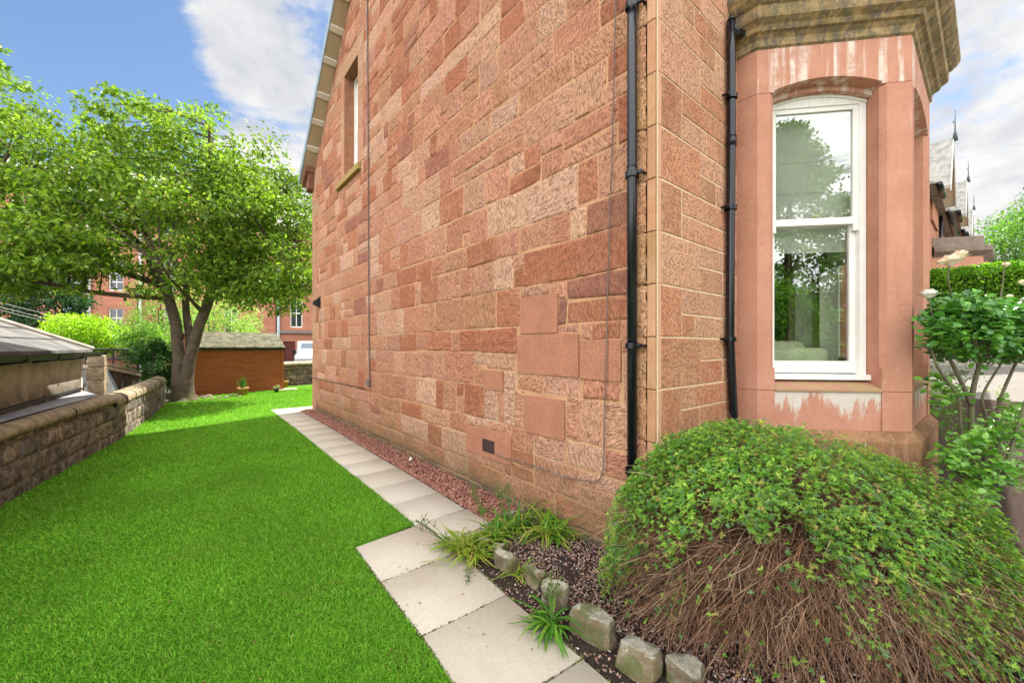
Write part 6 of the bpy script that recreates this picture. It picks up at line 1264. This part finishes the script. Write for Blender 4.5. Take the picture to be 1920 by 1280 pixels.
    V, F = quads_leaf(C[ids], N2, T_, L, L*.42, .2, .1)
    c = leafcol(g, len(C), [(.17, .34, .04), (.25, .42, .055), (.11, .25, .045), (.13, .25, .09), (.35, .45, .07), (.42, .31, .10)], [4, 3.5, 3, 2, 1.5, .5], .2)
    c[:, :3] *= (1 + .35*A_[:, 6])[:, None]; c = c[ids]; c[:, :3] *= g.uniform(.85, 1.15, (n, 1))
    np_mesh('leaves', V, F, M['leaf'], t, np.repeat(c, 5, 0))
    for (px, py) in ((1428, 792), (1396, 826)):
        q = at_d(px, py, 2.25); fl = MB(); 
        for k in range(5):
            a = k*1.257; d = Vector((math.cos(a), math.sin(a), .4)).normalized(); s = Vector((-d.y, d.x, 0)); fl.add([q, q + d*.009 + s*.006, q + d*.014, q + d*.009 - s*.006], [(0,1,2,3)])
        fl.build('flower', simple('yellow_petal', (.75, .50, .02), .6), t)
potentilla()
# small plants right of the bay plinth
def leafy(px, py, D, r, n, cols, label, seed, size=.05, name='low_plant', cat='plant'):
    p = at_d(px, py, D); t = thing(name, (p.x, p.y, gz(p.x, p.y)), label, cat); g = rng(seed); C = np.array([tuple(p)]) + g.normal(size=(n, 3))*np.array([r, r, r*.5]); C[:, 2] = np.maximum(C[:, 2], gz(p.x, p.y)+.02); crown_leaves('leaves', C, np.full(n, r*.5), 14, size, cols, t, seed+1, flat=.8)
    sm = MB()
    for k in range(8): q = C[k % n]; sm.tube([(p.x, p.y, gz(p.x, p.y)), tuple(q)], [.004, .002], 4)
    sm.build('stems', M['thorn'], t); return t
leafy(1765, 730, 5.6, .16, 30, [(.16, .34, .04), (.26, .42, .06), (.5, .52, .42)], 'small yellow-green and white plant at the far foot of the bay', 401)
leafy(1775, 800, 5.0, .2, 26, [(.07, .17, .03), (.10, .22, .04)], 'low dark green plant beside the plinth, behind the rose stems', 402)
leafy(1762, 690, 7.0, .3, 40, [(.13, .2, .11), (.18, .24, .15)], 'greyish wispy lavender against the far side of the bay', 403, .05, 'lavender', 'plant')
bh = thing('boundary_hedge', (-4, -18, 0), 'long dark green hedge facing the house front, glimpsed only mirrored in the bay glass', 'hedge'); gg = rng(499); n = 22000; Pb = np.c_[gg.uniform(-16, 9, n), -18 + gg.random(n)*1.2, gg.uniform(0, 4.2, n)]; Tb = unit(gg.normal(size=(n, 3)) + np.array([0, .4, .4])); Nb = unit(gg.normal(size=(n, 3)) + np.array([0, .8, .5])); Nb = unit(Nb - Tb*(Nb*Tb).sum(1, keepdims=True)); Lb = gg.uniform(.14, .24, n); Vb, Fb = quads_leaf(Pb, Nb, Tb, Lb, Lb*.6, .2, .1); np_mesh('foliage', Vb, Fb, M['leaf'], bh, np.repeat(leafcol(gg, n, [(.09, .22, .02), (.13, .30, .03), (.05, .14, .02)]), 5, 0)); MB().box((-16, -18.3, 0), (9, -17.6, 4.0)).build('stems', simple('dark_hedge_core', (.02, .04, .01), 1), bh)
g2 = thing('conifer', (-3.7, -14, 0), 'tall conifer opposite the house, reflected in the upper sash of the bay', 'tree'); gg = rng(500); C = []
for k in range(420):
    h = gg.random()**.8; r = 4.6*(1-h)**.9*(.35+.65*gg.random()) + .05; a = gg.uniform(0, 6.28); C.append((-3.7 + r*math.cos(a), -14 + r*math.sin(a), 1.0 + 9.2*h))
crown_leaves('crown', np.array(C), np.full(420, .5), 60, .19, [(.16, .30, .07), (.11, .24, .06)], g2, 501, flat=.6); MB().tube([(-3.7, -14, 0), (-3.7, -14, 9)], [.25, .04], 10).build('trunk', M['bark'], g2)
for k, (x, y, r, h, lab) in enumerate([(-1.9, -9.5, 1.6, 3.6, 'broad leafy shrub opposite the bay, mirrored green in the lower sash'), (-4.4, -9.0, 1.6, 3.4, 'second leafy shrub opposite the house, nearer the drive end'), (.8, -10.5, 1.6, 3.4, 'third leafy shrub opposite the house, farthest to the right')]):
    t = thing('laurel_shrub', (x, y, 0), lab, 'shrub', 'shrubs across the front garden'); gg = rng(510+k); v = unit(gg.normal(size=(110, 3)))*(.5+.5*gg.random((110, 1))); C = np.array([[x, y, h*.5]]) + v*np.array([r, r, h*.5]); crown_leaves('crown', C, np.full(110, .42), 40, .15, [(.10, .27, .02), (.15, .36, .03), (.06, .16, .02)], t, 520+k); MB().tube([(x, y, 0), (x, y, h*.7)], [.1, .03], 8).build('trunk', M['bark'], t)
